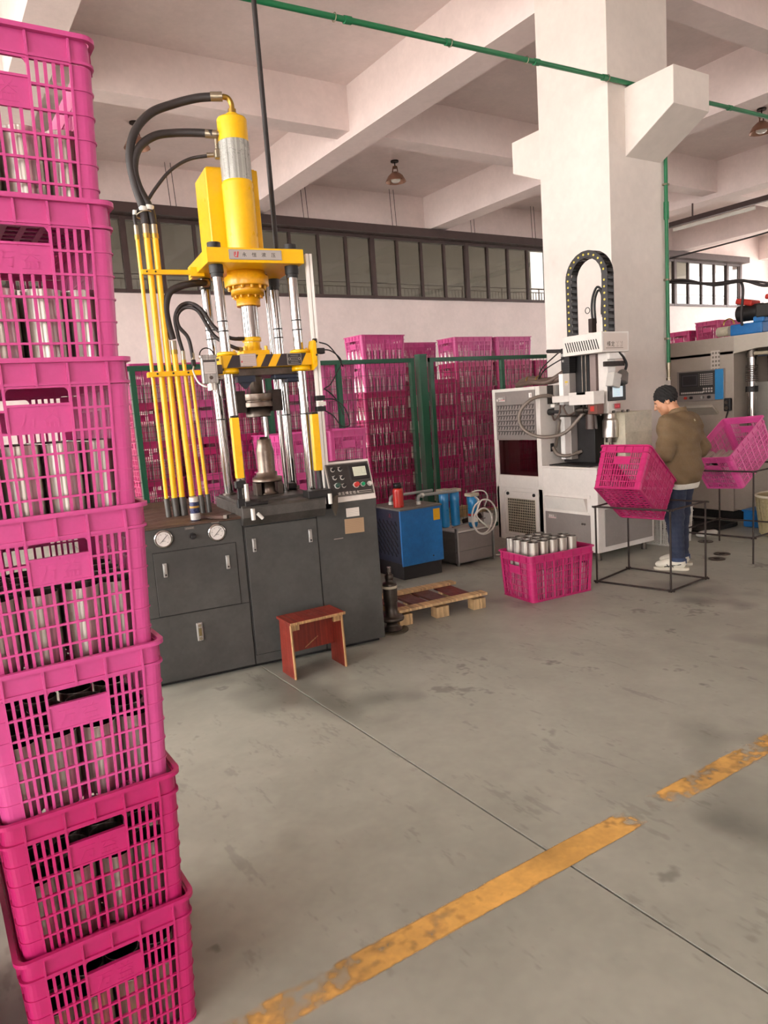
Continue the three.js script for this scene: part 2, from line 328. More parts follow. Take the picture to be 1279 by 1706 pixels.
// high-bay lamps, switched off
{
  const proto = thing('ceiling_lamp', 'dome ceiling lamp hung above the long window band, beyond the big girder', 'lamp', [9.93, 7.13, -14.13]);
  const build = (t) => {
    N().cyl(.09, .09, .03, 0, -.015, 0).cyl(.012, .012, .14, 0, -.09, 0).to('mount', M.iron, t);
    N().bar([-.05, -.13, 0], [-.08, -.28, 0], .012).bar([.05, -.13, 0], [.08, -.28, 0], .012).cyl(.06, .05, .04, 0, -.14, 0).to('bracket', mat(0x8a5b45, .5, .3), t);
    N().lathe([[.05, -.24], [.09, -.26], [.17, -.33], [.23, -.44], [.235, -.45], [.225, -.45], [.16, -.335], [.08, -.27], [.05, -.25]]).to('shade', mat(0xb48a76, .35, .6), t);
    N().lathe([[0, -.47], [.06, -.465], [.1, -.44], [.11, -.40], [.07, -.3], [0, -.28]]).to('bulb', mat(0xe9e2da, .2, 0, { clearcoat: .5 }), t);
  };
  build(proto);
  copyOf(proto, [4.2, 7.13, -14.1], 0, 'dome ceiling lamp glimpsed behind the black hoses of the yellow press');
  copyOf(proto, [15.3, 7.13, -8.8], 0, 'dome ceiling lamp beyond the white pillar corbel, over the grey machine');
}
// crane conductor rail under the far girder
{
  const t = thing('conductor_rail', 'dark steel rail with white tube lamps running under the far girder', 'rail');
  N().span(17.5, 5.86, -15.8, 17.62, 5.98, 3).to('rail', M.darkFrame, t);
  for (let z = -14.5; z < 3; z += 2.6) N().bar([17.56, 5.98, z], [17.56, 6.3, z], .02).to('hanger', M.darkFrame, t);
  N().span(17.46, 5.72, -12.4, 17.5, 5.8, -10.2).to('tube_lamp', M.plasticWhite, t);
  N().span(17.46, 5.72, -9.2, 17.5, 5.8, -7.0).to('tube_lamp', M.plasticWhite, t);
}
// green air pipe across the pillar and its drop
{
  const t = thing('air_pipe', 'long green air pipe crossing in front of the white pillar below the ceiling', 'pipe');
  const P = [[-2, 4.80, -5.735], [2.78, 4.985, -5.735], [4.66, 5.045, -5.735], [6.97, 5.11, -5.735], [8.0, 5.125, -5.735], [10.14, 5.165, -5.735], [14, 5.2, -5.735]];
  N().tube(P, .025, 80, 12).to('pipe', M.greenPipe, t);
  for (const [x, y] of [[3.63, 5.012], [4.73, 5.047], [5.87, 5.08], [6.9, 5.108], [9.25, 5.148]]) N().bar([x - .035, y - .002, -5.735], [x + .035, y + .002, -5.735], .033, 14).to('coupling', M.greenPipe, t);
  for (const x of [3.5, 4.75, 5.73, 6.95]) N().torus(.034, .004, x, 5.008 + (x - 3.5) * .0295, -5.735, 0, PI / 2).to('pipe_clip', M.fitting, t);
  const d = thing('drop_pipe', 'green drop pipe running down the shaded side of the white pillar', 'pipe');
  N().tube([[7.95, 5.1, -5.735], [7.95, 4.9, -5.737], [7.95, 4.4, -5.737], [7.955, 3.2, -5.737], [7.96, 2.0, -5.737]], .022, 40, 10).to('pipe', M.greenPipe, d);
  N().bar([7.952, 3.9, -5.737], [7.953, 3.7, -5.737], .03, 12).to('coupling', M.greenPipe, d);
  N().cyl(.03, .03, .08, 7.96, 1.97, -5.737).cyl(.022, .026, .1, 7.96, 1.88, -5.737).cyl(.03, .03, .03, 7.96, 1.81, -5.737).to('valve', M.fitting, d);
  for (const y of [4.1, 3.0, 2.3]) N().box(.07, .02, .05, 7.955, y, -5.742).to('pipe_clip', M.fitting, d);
  const c = thing('power_conduit', 'dark vertical conduit dropping from the green pipe to the top of the press', 'conduit');
  N().bar([2.545, 7.13, -5.31], [2.57, 2.86, -5.31], .019, 12).to('conduit', M.hose, c);
  N().cyl(.026, .026, .06, 2.57, 2.87, -5.31).to('gland', M.black, c);
}
// ---------------------------------------------------------------- crates and cups
const CW = .462, CL = .72, CH = .371, CT = .405; // stacking pitch and full height: each crate nests into the one below
function ringShape(w, l, r, t) {
  const rrect = (s, a, b, q) => { s.moveTo(-a + q, -b); s.lineTo(a - q, -b); s.absarc(a - q, -b + q, q, -PI / 2, 0); s.lineTo(a, b - q); s.absarc(a - q, b - q, q, 0, PI / 2); s.lineTo(-a + q, b); s.absarc(-a + q, b - q, q, PI / 2, PI); s.lineTo(-a, -b + q); s.absarc(-a + q, -b + q, q, PI, 1.5 * PI); };
  const s = new THREE.Shape(); rrect(s, w / 2, l / 2, r); const h = new THREE.Path(); rrect(h, w / 2 - t, l / 2 - t, Math.max(.004, r - t)); s.holes.push(h); return s;
}
const flat = (y) => m4(0, y, 0, -PI / 2, 0, 0); // shape plane -> ground plane, depth upwards
const taper = (g) => { const p = g.attributes.position; for (let i = 0; i < p.count; i++) { const k = 1 - .062 * (1 - Math.min(1, p.getY(i) / .31)); p.setX(i, p.getX(i) * k); p.setZ(i, p.getZ(i) * k); } return g; };
const BW = CW - .026, BL = CL - .026; // outer body
function crateGeos() {
  const out = {};
  const rim = N();
  rim.shape(ringShape(CW, CL, .036, .013), .010, flat(CH - .010), 0, 4).shape(ringShape(CW - .014, CL - .014, .03, .008), .006, flat(.312), 0, 4).shape(ringShape(BW - .002, BL - .002, .028, .004), .05, flat(.313), 0, 4);
  for (const s of [-1, 1]) { // short ribs on the rim band
    for (const x of [-.165, -.073, 0, .073, .165]) rim.box(.005, .05, .011, x, .335, s * (BL / 2 + .002));
    for (const z of [-.3, -.2, -.1, 0, .1, .2, .3]) rim.box(.011, .05, .005, s * (BW / 2 + .002), .335, z);
  }
  out.rim = rim.geo();
  // corner post: curved panel with fine ribs
  const post = (sx, sz) => {
    const arc = (hx, hz, r, leg, n = 5) => { const a = [[hx - leg, hz]]; for (let i = 0; i <= n; i++) { const t = PI / 2 * (1 - i / n); a.push([hx - r + r * Math.cos(t), hz - r + r * Math.sin(t)]); } a.push([hx, hz - leg]); return a; };
    const strip = (o, i, y, h) => { const a = arc(BW / 2 + o, BL / 2 + o, .028 + o, .052 + o), b = arc(BW / 2 - i, BL / 2 - i, .028 - i, .052 - i).reverse(); let pts = [...a, ...b].map(([x, z]) => [x * sx, z * sz]); if (sx * sz > 0) pts = pts.reverse(); g.shape(new THREE.Shape(pts.map(([x, z]) => new THREE.Vector2(x, -z))), h, flat(y), 0, 1); };
    const g = N(); strip(0, .003, .004, .306);
    for (let y = .06; y < .3; y += .05) strip(.0035, 0, y, .003);
    for (const [x, z] of [[BW / 2 - .052, BL / 2 + .001], [BW / 2 + .001, BL / 2 - .052]]) g.box(.006, .306, .006, x * sx, .157, z * sz);
    return taper(g.geo());
  };
  out.posts = [post(1, 1), post(1, -1), post(-1, 1), post(-1, -1)];
  // short wall with a handle
  const short = (s) => {
    const g = N(), z = s * (BL / 2 - .0015), xh = BW / 2 - .052, p = .073;
    for (let r = 0; r <= 6; r++) { const y = .014 + r * .0492; if (r === 5) { for (const q of [-1, 1]) g.box(xh - p, .005, .009, q * (xh + p) / 2, y, z); } else g.box(2 * xh, .005, .009, 0, y, z); }
    for (const x of [-p, p]) g.box(.006, .3, .012, x, .16, z);
    g.box(.006, .2, .010, 0, .11, z);
    for (const q of [-1, 1]) for (let i = 1; i <= 4; i++) g.box(.0075, .296, .004, q * (p + (xh - p) * i / 5), .16, z);
    for (let i = 1; i <= 5; i++) if (i !== 3) g.box(.0075, .197, .004, -p + 2 * p * i / 6, .111, z);
    return taper(g.geo());
  };
  out.short = [short(1), short(-1)];
  const handle = (s) => {
    const g = N(), z = s * (BL / 2 - .0015), p = .0705;
    g.box(2 * p, .058, .004, 0, .2395, z); g.box(2 * p, .005, .012, 0, .2705, z);
    for (const q of [-1, 1]) { const pts = [[0, 0], [.018, 0]]; for (let i = 0; i <= 4; i++) { const t = PI / 2 + PI / 2 * i / 4; pts.push([.018 + .018 * Math.cos(t), -.018 + .018 * Math.sin(t)]); } g.prism((q > 0 ? pts.map(([x, y]) => [-x, y]).reverse() : pts), .005, m4(q * p, .309, z - .0025)); }
    return taper(g.geo());
  };
  out.handle = [handle(1), handle(-1)];
  const letter = (s) => { const g = N(); const t = N(); strokeGeo(t, 'wan', -.05, .262, .044, .0035, .0022, 0); strokeGeo(t, 'yi', .004, .262, .044, .003, .0022, 0); g.add(t.geo(), m4(0, 0, s * (BL / 2 + .0004), 0, s > 0 ? 0 : PI, 0)); return taper(g.geo()); };
  out.letter = [letter(1), letter(-1)];
  const long = (s) => {
    const g = N(), x = s * (BW / 2 - .0015), zh = BL / 2 - .052, n = 6, pitch = 2 * zh / n;
    for (let r = 0; r <= 6; r++) g.box(.009, .005, 2 * zh, x, .014 + r * .0492, 0);
    for (let i = 0; i < n; i++) {
      const z0 = -zh + i * pitch;
      if (i) g.box(.006, .3, .024, x, .16, z0);
      for (let k = 1; k <= 3; k++) g.box(.004, .296, .0075, x, .16, z0 + (i ? .012 : 0) + (pitch - (i ? .012 : 0) - (i < n - 1 ? .012 : 0)) * k / 4);
    }
    for (let i = 0; i < 40; i++) g.box(.003, .044, .004, x, .285, -zh + 2 * zh * (i + .5) / 40);
    return taper(g.geo());
  };
  out.long = [long(1), long(-1)];
  const base = N();
  base.shape(ringShape(BW, BL, .028, .02), .008, flat(0), 0, 4);
  for (let i = 0; i < 9; i++) base.box(.016, .005, BL - .03, -BW / 2 + BW * (i + .5) / 9, .006, 0);
  for (let i = 0; i < 15; i++) base.box(BW - .03, .005, .014, 0, .0065, -BL / 2 + BL * (i + .5) / 15);
  base.shape(ringShape(BW + .008, BL + .008, .032, .012), .006, flat(.002), 0, 4);
  out.base = taper(base.geo());
  for (const g of Object.values(out).flat()) g.scale(1, CT / CH, 1);
  return out;
}
const CG = crateGeos();
function crate(name, label, material, group) {
  const t = thing(name, label, 'crate', [0, 0, 0], 0, group);
  const add = (n, g, p = t) => { const m = new THREE.Mesh(g, material); m.name = n; m.castShadow = m.receiveShadow = true; p.add(m); return m; };
  add('rim', CG.rim); CG.posts.forEach((g) => add('corner_post', g));
  CG.short.forEach((g) => add('end_lattice', g)); CG.long.forEach((g) => add('side_lattice', g));
  CG.handle.forEach((g, i) => { const h = add('handle_panel', g); add('lettering', CG.letter[i], h); });
  add('floor_grid', CG.base);
  return t;
}
const NTH = ['first', 'second', 'third', 'fourth', 'fifth', 'sixth', 'seventh'];
const ORD = ['bottom', 'second', 'third', 'fourth', 'fifth', 'sixth', 'seventh'];
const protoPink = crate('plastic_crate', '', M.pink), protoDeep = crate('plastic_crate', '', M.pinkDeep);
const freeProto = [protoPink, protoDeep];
function putCrate(deep, pos, turn, label, group) {
  const src = deep ? protoDeep : protoPink, i = freeProto.indexOf(src);
  if (i >= 0) { freeProto.splice(i, 1); src.position.set(...pos); src.rotation.y = turn; src.userData.label = label; if (group) src.userData.group = group; return src; }
  return copyOf(src, pos, turn, label, group);
}
// stainless tumblers without lids
const cupGeo = N().lathe([[0, 0], [.030, 0], [.0415, .0015], [.0428, .004], [.0428, .010], [.0418, .0115], [.0440, .014], [.0462, .16], [.0464, .186], [.0472, .188], [.0474, .190], [.0466, .1905]], 0, 0, 0, 30).geo();
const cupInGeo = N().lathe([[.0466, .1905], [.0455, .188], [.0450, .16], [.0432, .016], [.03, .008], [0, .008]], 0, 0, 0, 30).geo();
function cupProto(label, group) {
  const t = thing('steel_cup', label, 'cup', [0, 0, 0], 0, group);
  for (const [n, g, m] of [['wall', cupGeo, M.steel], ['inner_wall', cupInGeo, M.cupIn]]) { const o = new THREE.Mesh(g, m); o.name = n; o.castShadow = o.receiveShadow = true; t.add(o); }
  return t;
}
let cup0 = null; const CUPY = .0108;
function putCup(p, label, group, q) {
  let c;
  if (!cup0) { c = cup0 = cupProto(label, group); c.position.set(...p); } else c = copyOf(cup0, p, rr(0, 6), label, group);
  if (q) c.quaternion.copy(q);
  return c;
}
const stuffCups = [];
// near stack: seven crates, handle ends towards the camera side
{
  const bx = .27, bz = -1.93 - BL / 2 * .955 - .004;
  const look = ['half cut off at floor level', 'deep pink', 'with a chipped lip', 'bright pink', 'bright pink', 'bright pink', 'topmost, against the ceiling'];
  for (let k = 0; k < 7; k++) {
    const lab = k === 6 ? 'topmost pink crate of the tall stack close by, its rim against the ceiling' : `pink crate of steel cups, ${k ? ORD[k] + ' from the floor' : 'lowest'} in the tall stack close by`;
    const x = bx + [0, .0008, -.0008, .0006, 0, .0007, 0][k], z = bz + [0, .003, 0, -.003, 0, .003, 0][k];
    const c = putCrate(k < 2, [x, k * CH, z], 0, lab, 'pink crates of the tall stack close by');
    for (let i = 0; i < 4; i++) for (let j = 0; j < 4; j++) {
      const px = x + (i - 1.5) * .0985, pz = z + BL / 2 - .082 - j * .1;
      putCup([px + rr(-.002, .002), k * CH + CUPY, pz + rr(-.003, .003)], `steel cup, ${NTH[j]} row back and ${NTH[3 - i]} from the press side, ${k ? ORD[k] : 'lowest'} crate close by`, `cups in the ${ORD[k]} crate close by`);
    }
  }
  // the neighbouring stack, only its edge shows
  for (let k = 0; k < 4; k++) putCrate(true, [-.245, k * CH, bz + .02], 0, `${k === 3 ? 'top' : k ? ORD[k] : 'lowest'} deep pink crate of the stack cut off beside the tall one`, 'pink crates of the cut-off stack');
}
// stacks behind the green fence. short: handle ends face the hall (4 cups across), else long sides face it (7 across)
function stack(name, x0, zFront, n, y0, short, o = {}) {
  const { deep = () => false, cups = 'stuff', turn = 0, sx = 1 } = o;
  const w = (short ? CW : CL) * sx, d = short ? CL : CW;
  const ox = rr(-.006, .006), oz = rr(-.02, .02), ot = rr(-.008, .008);
  for (let k = 0; k < n; k++) {
    const cx = x0 + w / 2 + ox + rr(-.0003, .0003), cz = zFront - d / 2 + oz + rr(-.0003, .0003), t = (short ? 0 : PI / 2) + (o.turns?.[k] ?? turn) + ot + rr(-.0004, .0004), y = y0 + k * CH + (o.lift?.[k] ?? 0);
    const lab = `pink crate ${k === n - 1 ? 'topmost' : k === 0 ? 'lowest' : ORD[k] + ' up'} in the ${name}`;
    const c = putCrate(deep(k), [cx, y, cz], t, lab, `pink crates of the ${name}`);
    if (sx !== 1) c.scale.z = sx;
    if (o.empty?.includes(k)) continue;
    const nx = short ? 4 : 7, rows = short ? 3 : 2, px = short ? .0985 : .098 * sx;
    for (let i = 0; i < nx; i++) for (let j = 0; j < (short ? 3 : i === 0 ? 4 : rows); j++) {
      const lx = (i - (nx - 1) / 2) * px, lz = d / 2 - (short ? .094 : .084) - j * .1, a = t - (short ? 0 : PI / 2), ca = Math.cos(a), sa = Math.sin(a);
      const p = [cx + lx * ca + lz * sa, y + CUPY, cz - lx * sa + lz * ca];
      if (cups === 'own' && j === 0) putCup(p, `${NTH[nx - 1 - i]} steel cup from the pillar side, ${k === n - 1 ? 'top' : k ? ORD[k] : 'lowest'} crate, ${name}`, `cups in the ${ORD[k]} crate of the ${name}`);
      else stuffCups.push(p);
    }
  }
}
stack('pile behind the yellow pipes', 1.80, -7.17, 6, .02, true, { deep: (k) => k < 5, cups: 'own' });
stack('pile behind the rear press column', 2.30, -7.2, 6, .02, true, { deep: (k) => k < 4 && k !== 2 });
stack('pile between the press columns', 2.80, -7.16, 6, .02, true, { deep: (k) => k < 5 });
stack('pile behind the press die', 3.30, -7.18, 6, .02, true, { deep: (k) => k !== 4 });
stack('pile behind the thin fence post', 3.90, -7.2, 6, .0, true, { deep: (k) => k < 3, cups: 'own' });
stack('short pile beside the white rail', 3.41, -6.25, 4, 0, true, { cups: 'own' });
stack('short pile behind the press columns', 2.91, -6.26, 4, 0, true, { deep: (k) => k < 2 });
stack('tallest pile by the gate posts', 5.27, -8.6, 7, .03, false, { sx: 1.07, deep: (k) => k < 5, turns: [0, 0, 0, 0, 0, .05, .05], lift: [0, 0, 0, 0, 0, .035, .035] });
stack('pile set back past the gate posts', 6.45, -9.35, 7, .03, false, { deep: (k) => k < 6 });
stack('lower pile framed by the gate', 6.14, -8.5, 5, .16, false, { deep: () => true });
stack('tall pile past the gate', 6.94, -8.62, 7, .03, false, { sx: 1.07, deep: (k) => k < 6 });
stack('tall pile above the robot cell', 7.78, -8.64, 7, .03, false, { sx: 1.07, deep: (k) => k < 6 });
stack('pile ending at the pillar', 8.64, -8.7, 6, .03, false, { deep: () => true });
// loading boards under the piles
for (const [x0, x1, z0, z1, h, what] of [[1.78, 3.78, -7.95, -7.12, .02, 'piles behind the press'], [5.22, 6.08, -9.15, -8.55, .03, 'tallest pile beside the gate posts'], [6.12, 6.9, -9.05, -8.45, .16, 'lower pile framed by the gate'], [6.92, 9.4, -9.2, -8.58, .03, 'piles beyond the gate'], [6.4, 7.2, -9.9, -9.3, .03, 'pile set back beyond the gate posts']]) {
  const t = thing('loading_board', `flat wooden board on the floor under the ${what}`, 'board', [0, 0, 0]);
  const n = Math.max(3, Math.round((x1 - x0) / .14));
  for (let i = 0; i < n; i++) { const a = x0 + (x1 - x0) * i / n; N().span(a + .004, h * .55, z0, a + (x1 - x0) / n - .004, h, z1).to('plank', M.pine, t); }
  for (const z of [z0 + .05, (z0 + z1) / 2, z1 - .05]) N().span(x0, 0, z - .04, x1, h * .55, z + .04).to('bearer', M.pine, t);
}
{ // cups too deep in the piles to be counted
  const geo = mergeGeometries([cupGeo, cupInGeo]);
  const im = new THREE.InstancedMesh(geo, M.steel, stuffCups.length), d = new THREE.Object3D();
  stuffCups.forEach((p, i) => { d.position.set(...p); d.rotation.y = i; d.updateMatrix(); im.setMatrixAt(i, d.matrix); });
  im.name = 'steel_cups_in_piles'; im.userData = { kind: 'stuff', label: 'mass of steel cups inside the pink crate piles behind the fence', category: 'cups' }; im.castShadow = im.receiveShadow = true; scene.add(im);
}
// crate of taller tubes on the floor in front of the robot cell
{
  const cx = 4.532, cz = -4.52, a = -.1;
  putCrate(true, [cx, 0, cz], PI / 2 + a, 'deep pink crate on the floor, heaped with two layers of steel tubes', null);
  const spots = []; for (let i = 0; i < 6; i++) for (let j = 0; j < 4; j++) spots.push([i, j]);
  const up = [[0, 0], [1, 0], [2, 0], [3, 0], [4, 0], [0, 1], [1, 1], [2, 1], [3, 1], [4, 1], [0, 2], [1, 2], [2, 2], [3, 2], [1, 3], [2, 3], [3, 3], [0, 3]];
  const at = (i, j, y) => { const lx = (i - 2.5) * .104, lz = (1.5 - j) * .098, ca = Math.cos(a), sa = Math.sin(a); return [cx + lx * ca + lz * sa + rr(-.004, .004), y, cz - lx * sa + lz * ca + rr(-.004, .004)]; };
  const tall = (c) => { c.scale.y = 1.3; return c; };
  for (const [i, j] of spots) if (j === 0 || i === 0) tall(putCup(at(i, j, .0108), `lower steel cup in the floor crate, ${NTH[j]} row, ${NTH[i]} from the dryer`, 'cups in the lower layer of the floor crate'));
  else tall(putCup(at(i, j, .0108), `steel cup deep in the floor crate, ${NTH[j]} row, ${NTH[i]} from the dryer side`, 'cups deep in the floor crate'));
  for (const [i, j] of up) tall(putCup(at(i, j, .259), `steel cup above the floor crate's rim, ${NTH[j]} row, ${NTH[i]} from the dryer side`, 'cups in the upper layer of the floor crate'));
}
// two tilted crates leaning in wire stands
function tiltCups(c, spots, label, group) {
  c.updateMatrixWorld(true);
  for (const [i, [x, y, z, rx, rz]] of spots.entries()) {
    const p = V(x, y, z).applyMatrix4(c.matrixWorld), q = c.quaternion.clone().multiply(new THREE.Quaternion().setFromEuler(new THREE.Euler(rx, 0, rz)));
    putCup(p.toArray(), label(i), group, q);
  }
}
{
  const c = putCrate(true, [5.245, .715, -4.195], 0, 'deep pink crate tilted in a wire stand, seen from below beside the worker', null);
  c.rotation.set(-.5675, 11.2677, -12.5809, 'YXZ');
  tiltCups(c, [[-.12, .06, -.29, PI / 2, 0], [-.01, .06, -.29, PI / 2, .1], [.11, .06, -.29, PI / 2, 0], [-.07, .15, -.285, PI / 2, 0], [.06, .15, -.29, PI / 2, 0]], (i) => `steel cup low in the crate seen from below, ${NTH[i]} along`, 'cups in the crate seen from below');
  const d = putCrate(false, [7.09, .83, -4.285], 0, 'pink crate tilted in a wire stand, open mouth showing loose cups behind the worker', null);
  d.rotation.set(.536, -1.561, .065, 'YXZ');
  tiltCups(d, [[-.15, .07, .308, -PI / 2, 0], [-.04, .07, .305, -PI / 2, .05], [.07, .07, .308, -PI / 2, -.05], [-.10, .17, .308, -PI / 2 + .1, .1], [.01, .165, .305, -PI / 2, -.1], [-.15, .27, .10, PI / 2 - .1, .15], [-.04, .275, .09, PI / 2 - .15, -.15], [.07, .27, .10, PI / 2 - .1, .1]], (i) => `steel cup lying in the tilted crate behind the worker, ${[...NTH, 'eighth', 'ninth', 'last'][i]} in the heap`, 'cups in the crate behind the worker');
}
// ---------------------------------------------------------------- green mesh fence with a gate
function fencePanel(name, label, x0, x1, h, posts, z = -7.06) {
  const t = thing(name, label, 'fence', [0, 0, z]), s = .05;
  for (const x of posts) N().box(s, h, s, x, h / 2, 0).to('post', M.green, t);
  N().box(x1 - x0, .045, .045, (x0 + x1) / 2, h - .022, 0).to('top_rail', M.green, t);
  N().box(x1 - x0, .045, .045, (x0 + x1) / 2, .12, 0).to('bottom_rail', M.green, t);
  const w = N();
  for (let x = x0 + .06; x < x1; x += .065) w.box(.0035, h - .16, .0035, x, h / 2 + .05, .012);
  for (let y = .25; y < h - .04; y += .13) w.box(x1 - x0, .0035, .0035, (x0 + x1) / 2, y, .0155);
  w.to('wire_mesh', mat(0x274b3b, .5, .3, {}), t).userData.kind = 'stuff';
  return t;
}
fencePanel('mesh_fence', 'green wire mesh fence standing before the crate piles behind the press', 1.2, 5.04, 2.25, [1.26, 1.82, 3.19, 4.03, 5.02]);
fencePanel('mesh_gate', 'green wire mesh gate between the thick post and the robot cell', 5.27, 7.3, 2.25, [5.295, 6.42, 7.27]);
{
  const t = thing('gate_post', 'thick green square post between the mesh fence and the gate', 'post', [5.155, 0, -7.06]);
  N().box(.10, 2.28, .10, 0, 1.14, 0).to('shaft', M.green, t); N().box(.11, .012, .11, 0, 2.286, 0).to('cap', M.green, t); N().box(.2, .012, .2, 0, .006, 0).to('foot_plate', M.green, t);
  for (const y of [.5, 1.8]) N().cyl(.014, .014, .1, .065, y, .03).to('hinge', M.green, t);
}
// ---------------------------------------------------------------- hydraulic press (its own frame: x along the front, y up, -z to the back)
{
  const P = thing('hydraulic_press', 'grey hydraulic press with chrome columns, yellow cylinder and yellow pipes', 'press', [1.242, 0, -4.639], -.1409);
  // --- cabinet
  const cab = sub(P, 'cabinet');
  N().span(-.16, .03, -1.12, .545, 1.045, 0, .006).to('hydraulic_unit', M.cabinet, cab);
  N().span(-.17, 1.045, -1.13, .56, 1.06, .006, .003).to('worktop', M.tabletop, cab);
  N().span(-.17, 1.06, -1.13, .56, 1.10, -1.10).to('backsplash', M.tabletop, cab);
  N().span(.549, .03, -1.0, 1.066, 1.0, -.001, .005).to('column_base', M.cabinet, cab);
  N().span(1.0705, .03, -.53, 1.5275, 1.035, 0, .005).to('console_base', M.cabinet, cab);
  N().prism([[0, 1.02], [0, 1.075], [.1, 1.345], [.27, 1.345], [.27, 1.02]].map(([z, y]) => [-z, y]).reverse(), .343, m4(1.187, 0, 0, 0, -PI / 2, 0).premultiply(m4(0, 0, 0)).multiply(m4(0, 0, -.343)), .002).to('console_head', M.cabinet, cab);
  N().span(-.14, 0, -1.05, 1.5, .03, -.05).to('plinth', M.seam, cab);
  // doors
  const door = (n, x0, y0, x1, y1, mt = M.cabinet) => { N().span(x0 - .004, y0 - .004, -.002, x1 + .004, y1 + .004, .0015).to('door_gap', M.seam, P); return N().span(x0, y0, -.001, x1, y1, .007, .003).to(n, mt, P); };
  const latch = (d, x, y) => { const g = N(); g.rbox(.026, .092, .012, .004, x, y, .011); g.rbox(.018, .05, .008, .003, x, y + .012, .018); const l = g.to('latch', M.alu, d); N().cyl(.006, .006, .006, x, y - .03, .018, PI / 2).to('keyhole', M.black, l); };
  const d1 = door('door', -.045, .476, .486, .892); latch(d1, .019, .777); latch(d1, .423, .77);
  const d2 = door('door', .557, .097, 1.063, .985); latch(d2, .611, .857); latch(d2, 1.01, .867);
  N().span(-.158, .47, 0, .54, .4735, .0022).to('panel_seam', M.seam, P);
  N().span(1.0655, .03, -.01, 1.0695, 1.02, .0006).to('panel_seam', M.seam, P);
  N().span(.5455, .03, -.01, .549, 1.0, .0006).to('panel_seam', M.seam, P);
  // oil level gauge
  { const g = N().rbox(.042, .125, .014, .012, .195, .334, .007).to('oil_gauge', M.alu, P); N().rbox(.02, .055, .006, .004, .195, .334, .0155).to('sight_glass', mat(0x6b5d3c, .2), g); for (const s of [-1, 1]) N().cyl(.011, .011, .01, .195, .334 + s * .044, .016, PI / 2, 0, 0, 6).to('nut', M.fitting, g); }
  // pressure gauges and a knob
  for (const [x, y] of [[.03, .979], [.372, .976]]) {
    const g = N().lathe([[0, 0], [.058, 0], [.06, .004], [.058, .01], [.05, .014], [.05, .011], [0, .011]], x, y, .001, 36, PI / 2).to('pressure_gauge', M.chrome, P);
    disc(g, 'dial', .046, x, y, .0128, (c, w) => { c.fillStyle = '#cfc9c3'; c.fillRect(0, 0, w, w); c.strokeStyle = '#2c2622'; for (let i = 0; i < 26; i++) { const a = PI * (.75 + 1.5 * i / 25), l = i % 5 ? .07 : .12; c.lineWidth = i % 5 ? 2 : 4; c.beginPath(); c.moveTo(w / 2 + Math.cos(a) * w * .42, w / 2 + Math.sin(a) * w * .42); c.lineTo(w / 2 + Math.cos(a) * w * (.42 - l), w / 2 + Math.sin(a) * w * (.42 - l)); c.stroke(); } c.fillStyle = '#2c2622'; c.font = '22px sans-serif'; c.textAlign = 'center'; c.fillText('MPa', w / 2, w * .68); });
    N().bar([x - .022, y - .022, .0155], [x + .026, y + .026, .0155], .0014, 6).to('needle', M.black, g);
    printed(P, 'engraved_tag', .05, .016, .003, m4(x - .005, y + .072, .001), (c, w, h) => { c.fillStyle = '#4d4a45'; c.fillRect(0, 0, w, h); c.strokeStyle = '#bdb5aa'; c.lineWidth = 6; c.strokeRect(8, 8, w - 16, h - 16); fakeLines(c, 30, 16, w - 30, h - 14, 2, '#bdb5aa', 6); }, 160);
  }
  { const k = N().cyl(.022, .022, .012, .215, .973, .006, PI / 2, 0, 0, 20).cyl(.012, .012, .03, .215, .973, .02, PI / 2).to('valve_knob', M.black, P); N().rbox(.03, .018, .014, .004, .215, .973, .036).to('grip', M.black, k); }
  printed(P, 'engraved_tag', .06, .016, .003, m4(.2, 1.027, .001), (c, w, h) => { c.fillStyle = '#57524c'; c.fillRect(0, 0, w, h); fakeLines(c, 14, 10, w - 14, h - 8, 2, '#a89f94', 5); }, 160);
  // console face: slope from (z 0, y 1.075) to (z -.24, y 1.345)
  {
    const ang = Math.atan2(.1, .27), L = Math.hypot(.1, .27), KX = .75, cm = new THREE.Matrix4().makeTranslation(1.3585, 1.21, -.05).multiply(new THREE.Matrix4().makeRotationX(-ang));
    const at = (x, y, z, rx = 0) => cm.clone().multiply(m4(x * KX, y * .85, z, rx));
    const cp = sub(P, 'control_panel');
    N().add(new THREE.BoxGeometry(.345, L + .01, .006), at(0, 0, .003)).to('panel_edge', M.whitePaint, cp);
    printed(cp, 'panel_face', .328, L - .045, .004, at(0, .012, .008), (c, w, h) => {
      c.fillStyle = '#2b2725'; c.fillRect(0, 0, w, h); c.strokeStyle = '#a59c92'; c.lineWidth = 3; c.strokeRect(8, 8, w - 16, h - 16);
      c.fillStyle = '#3a3633'; c.fillRect(w * .5, h * .1, w * .45, h * .5);
      for (const [x, y] of [[.13, .1], [.3, .1], [.13, .36], [.3, .36], [.13, .62], [.3, .62], [.56, .68], [.73, .68], [.9, .68]]) { c.fillStyle = '#b9b0a6'; c.fillRect(w * x - 16, h * y, 32, 6); }
      c.fillStyle = '#d8d0c6'; c.font = 'bold 34px sans-serif'; c.textAlign = 'center'; 
      const ks = ['liquid', 'press', 'mo', 'ding', 'heng', 'yong']; ks.forEach((k, i) => strokes(c, k, w * .16 + i * 44, h * .86, 36, '#d8d0c6', 3));
      fakeLines(c, w * .64, h * .86, w * .95, h * .96, 2, '#b9b0a6', 5);
    }, 512);
    N().add(new RoundedBoxGeometry(.15, .105, .012, 2, .005), at(.11, .065, .012)).to('display_bezel', M.black, cp);
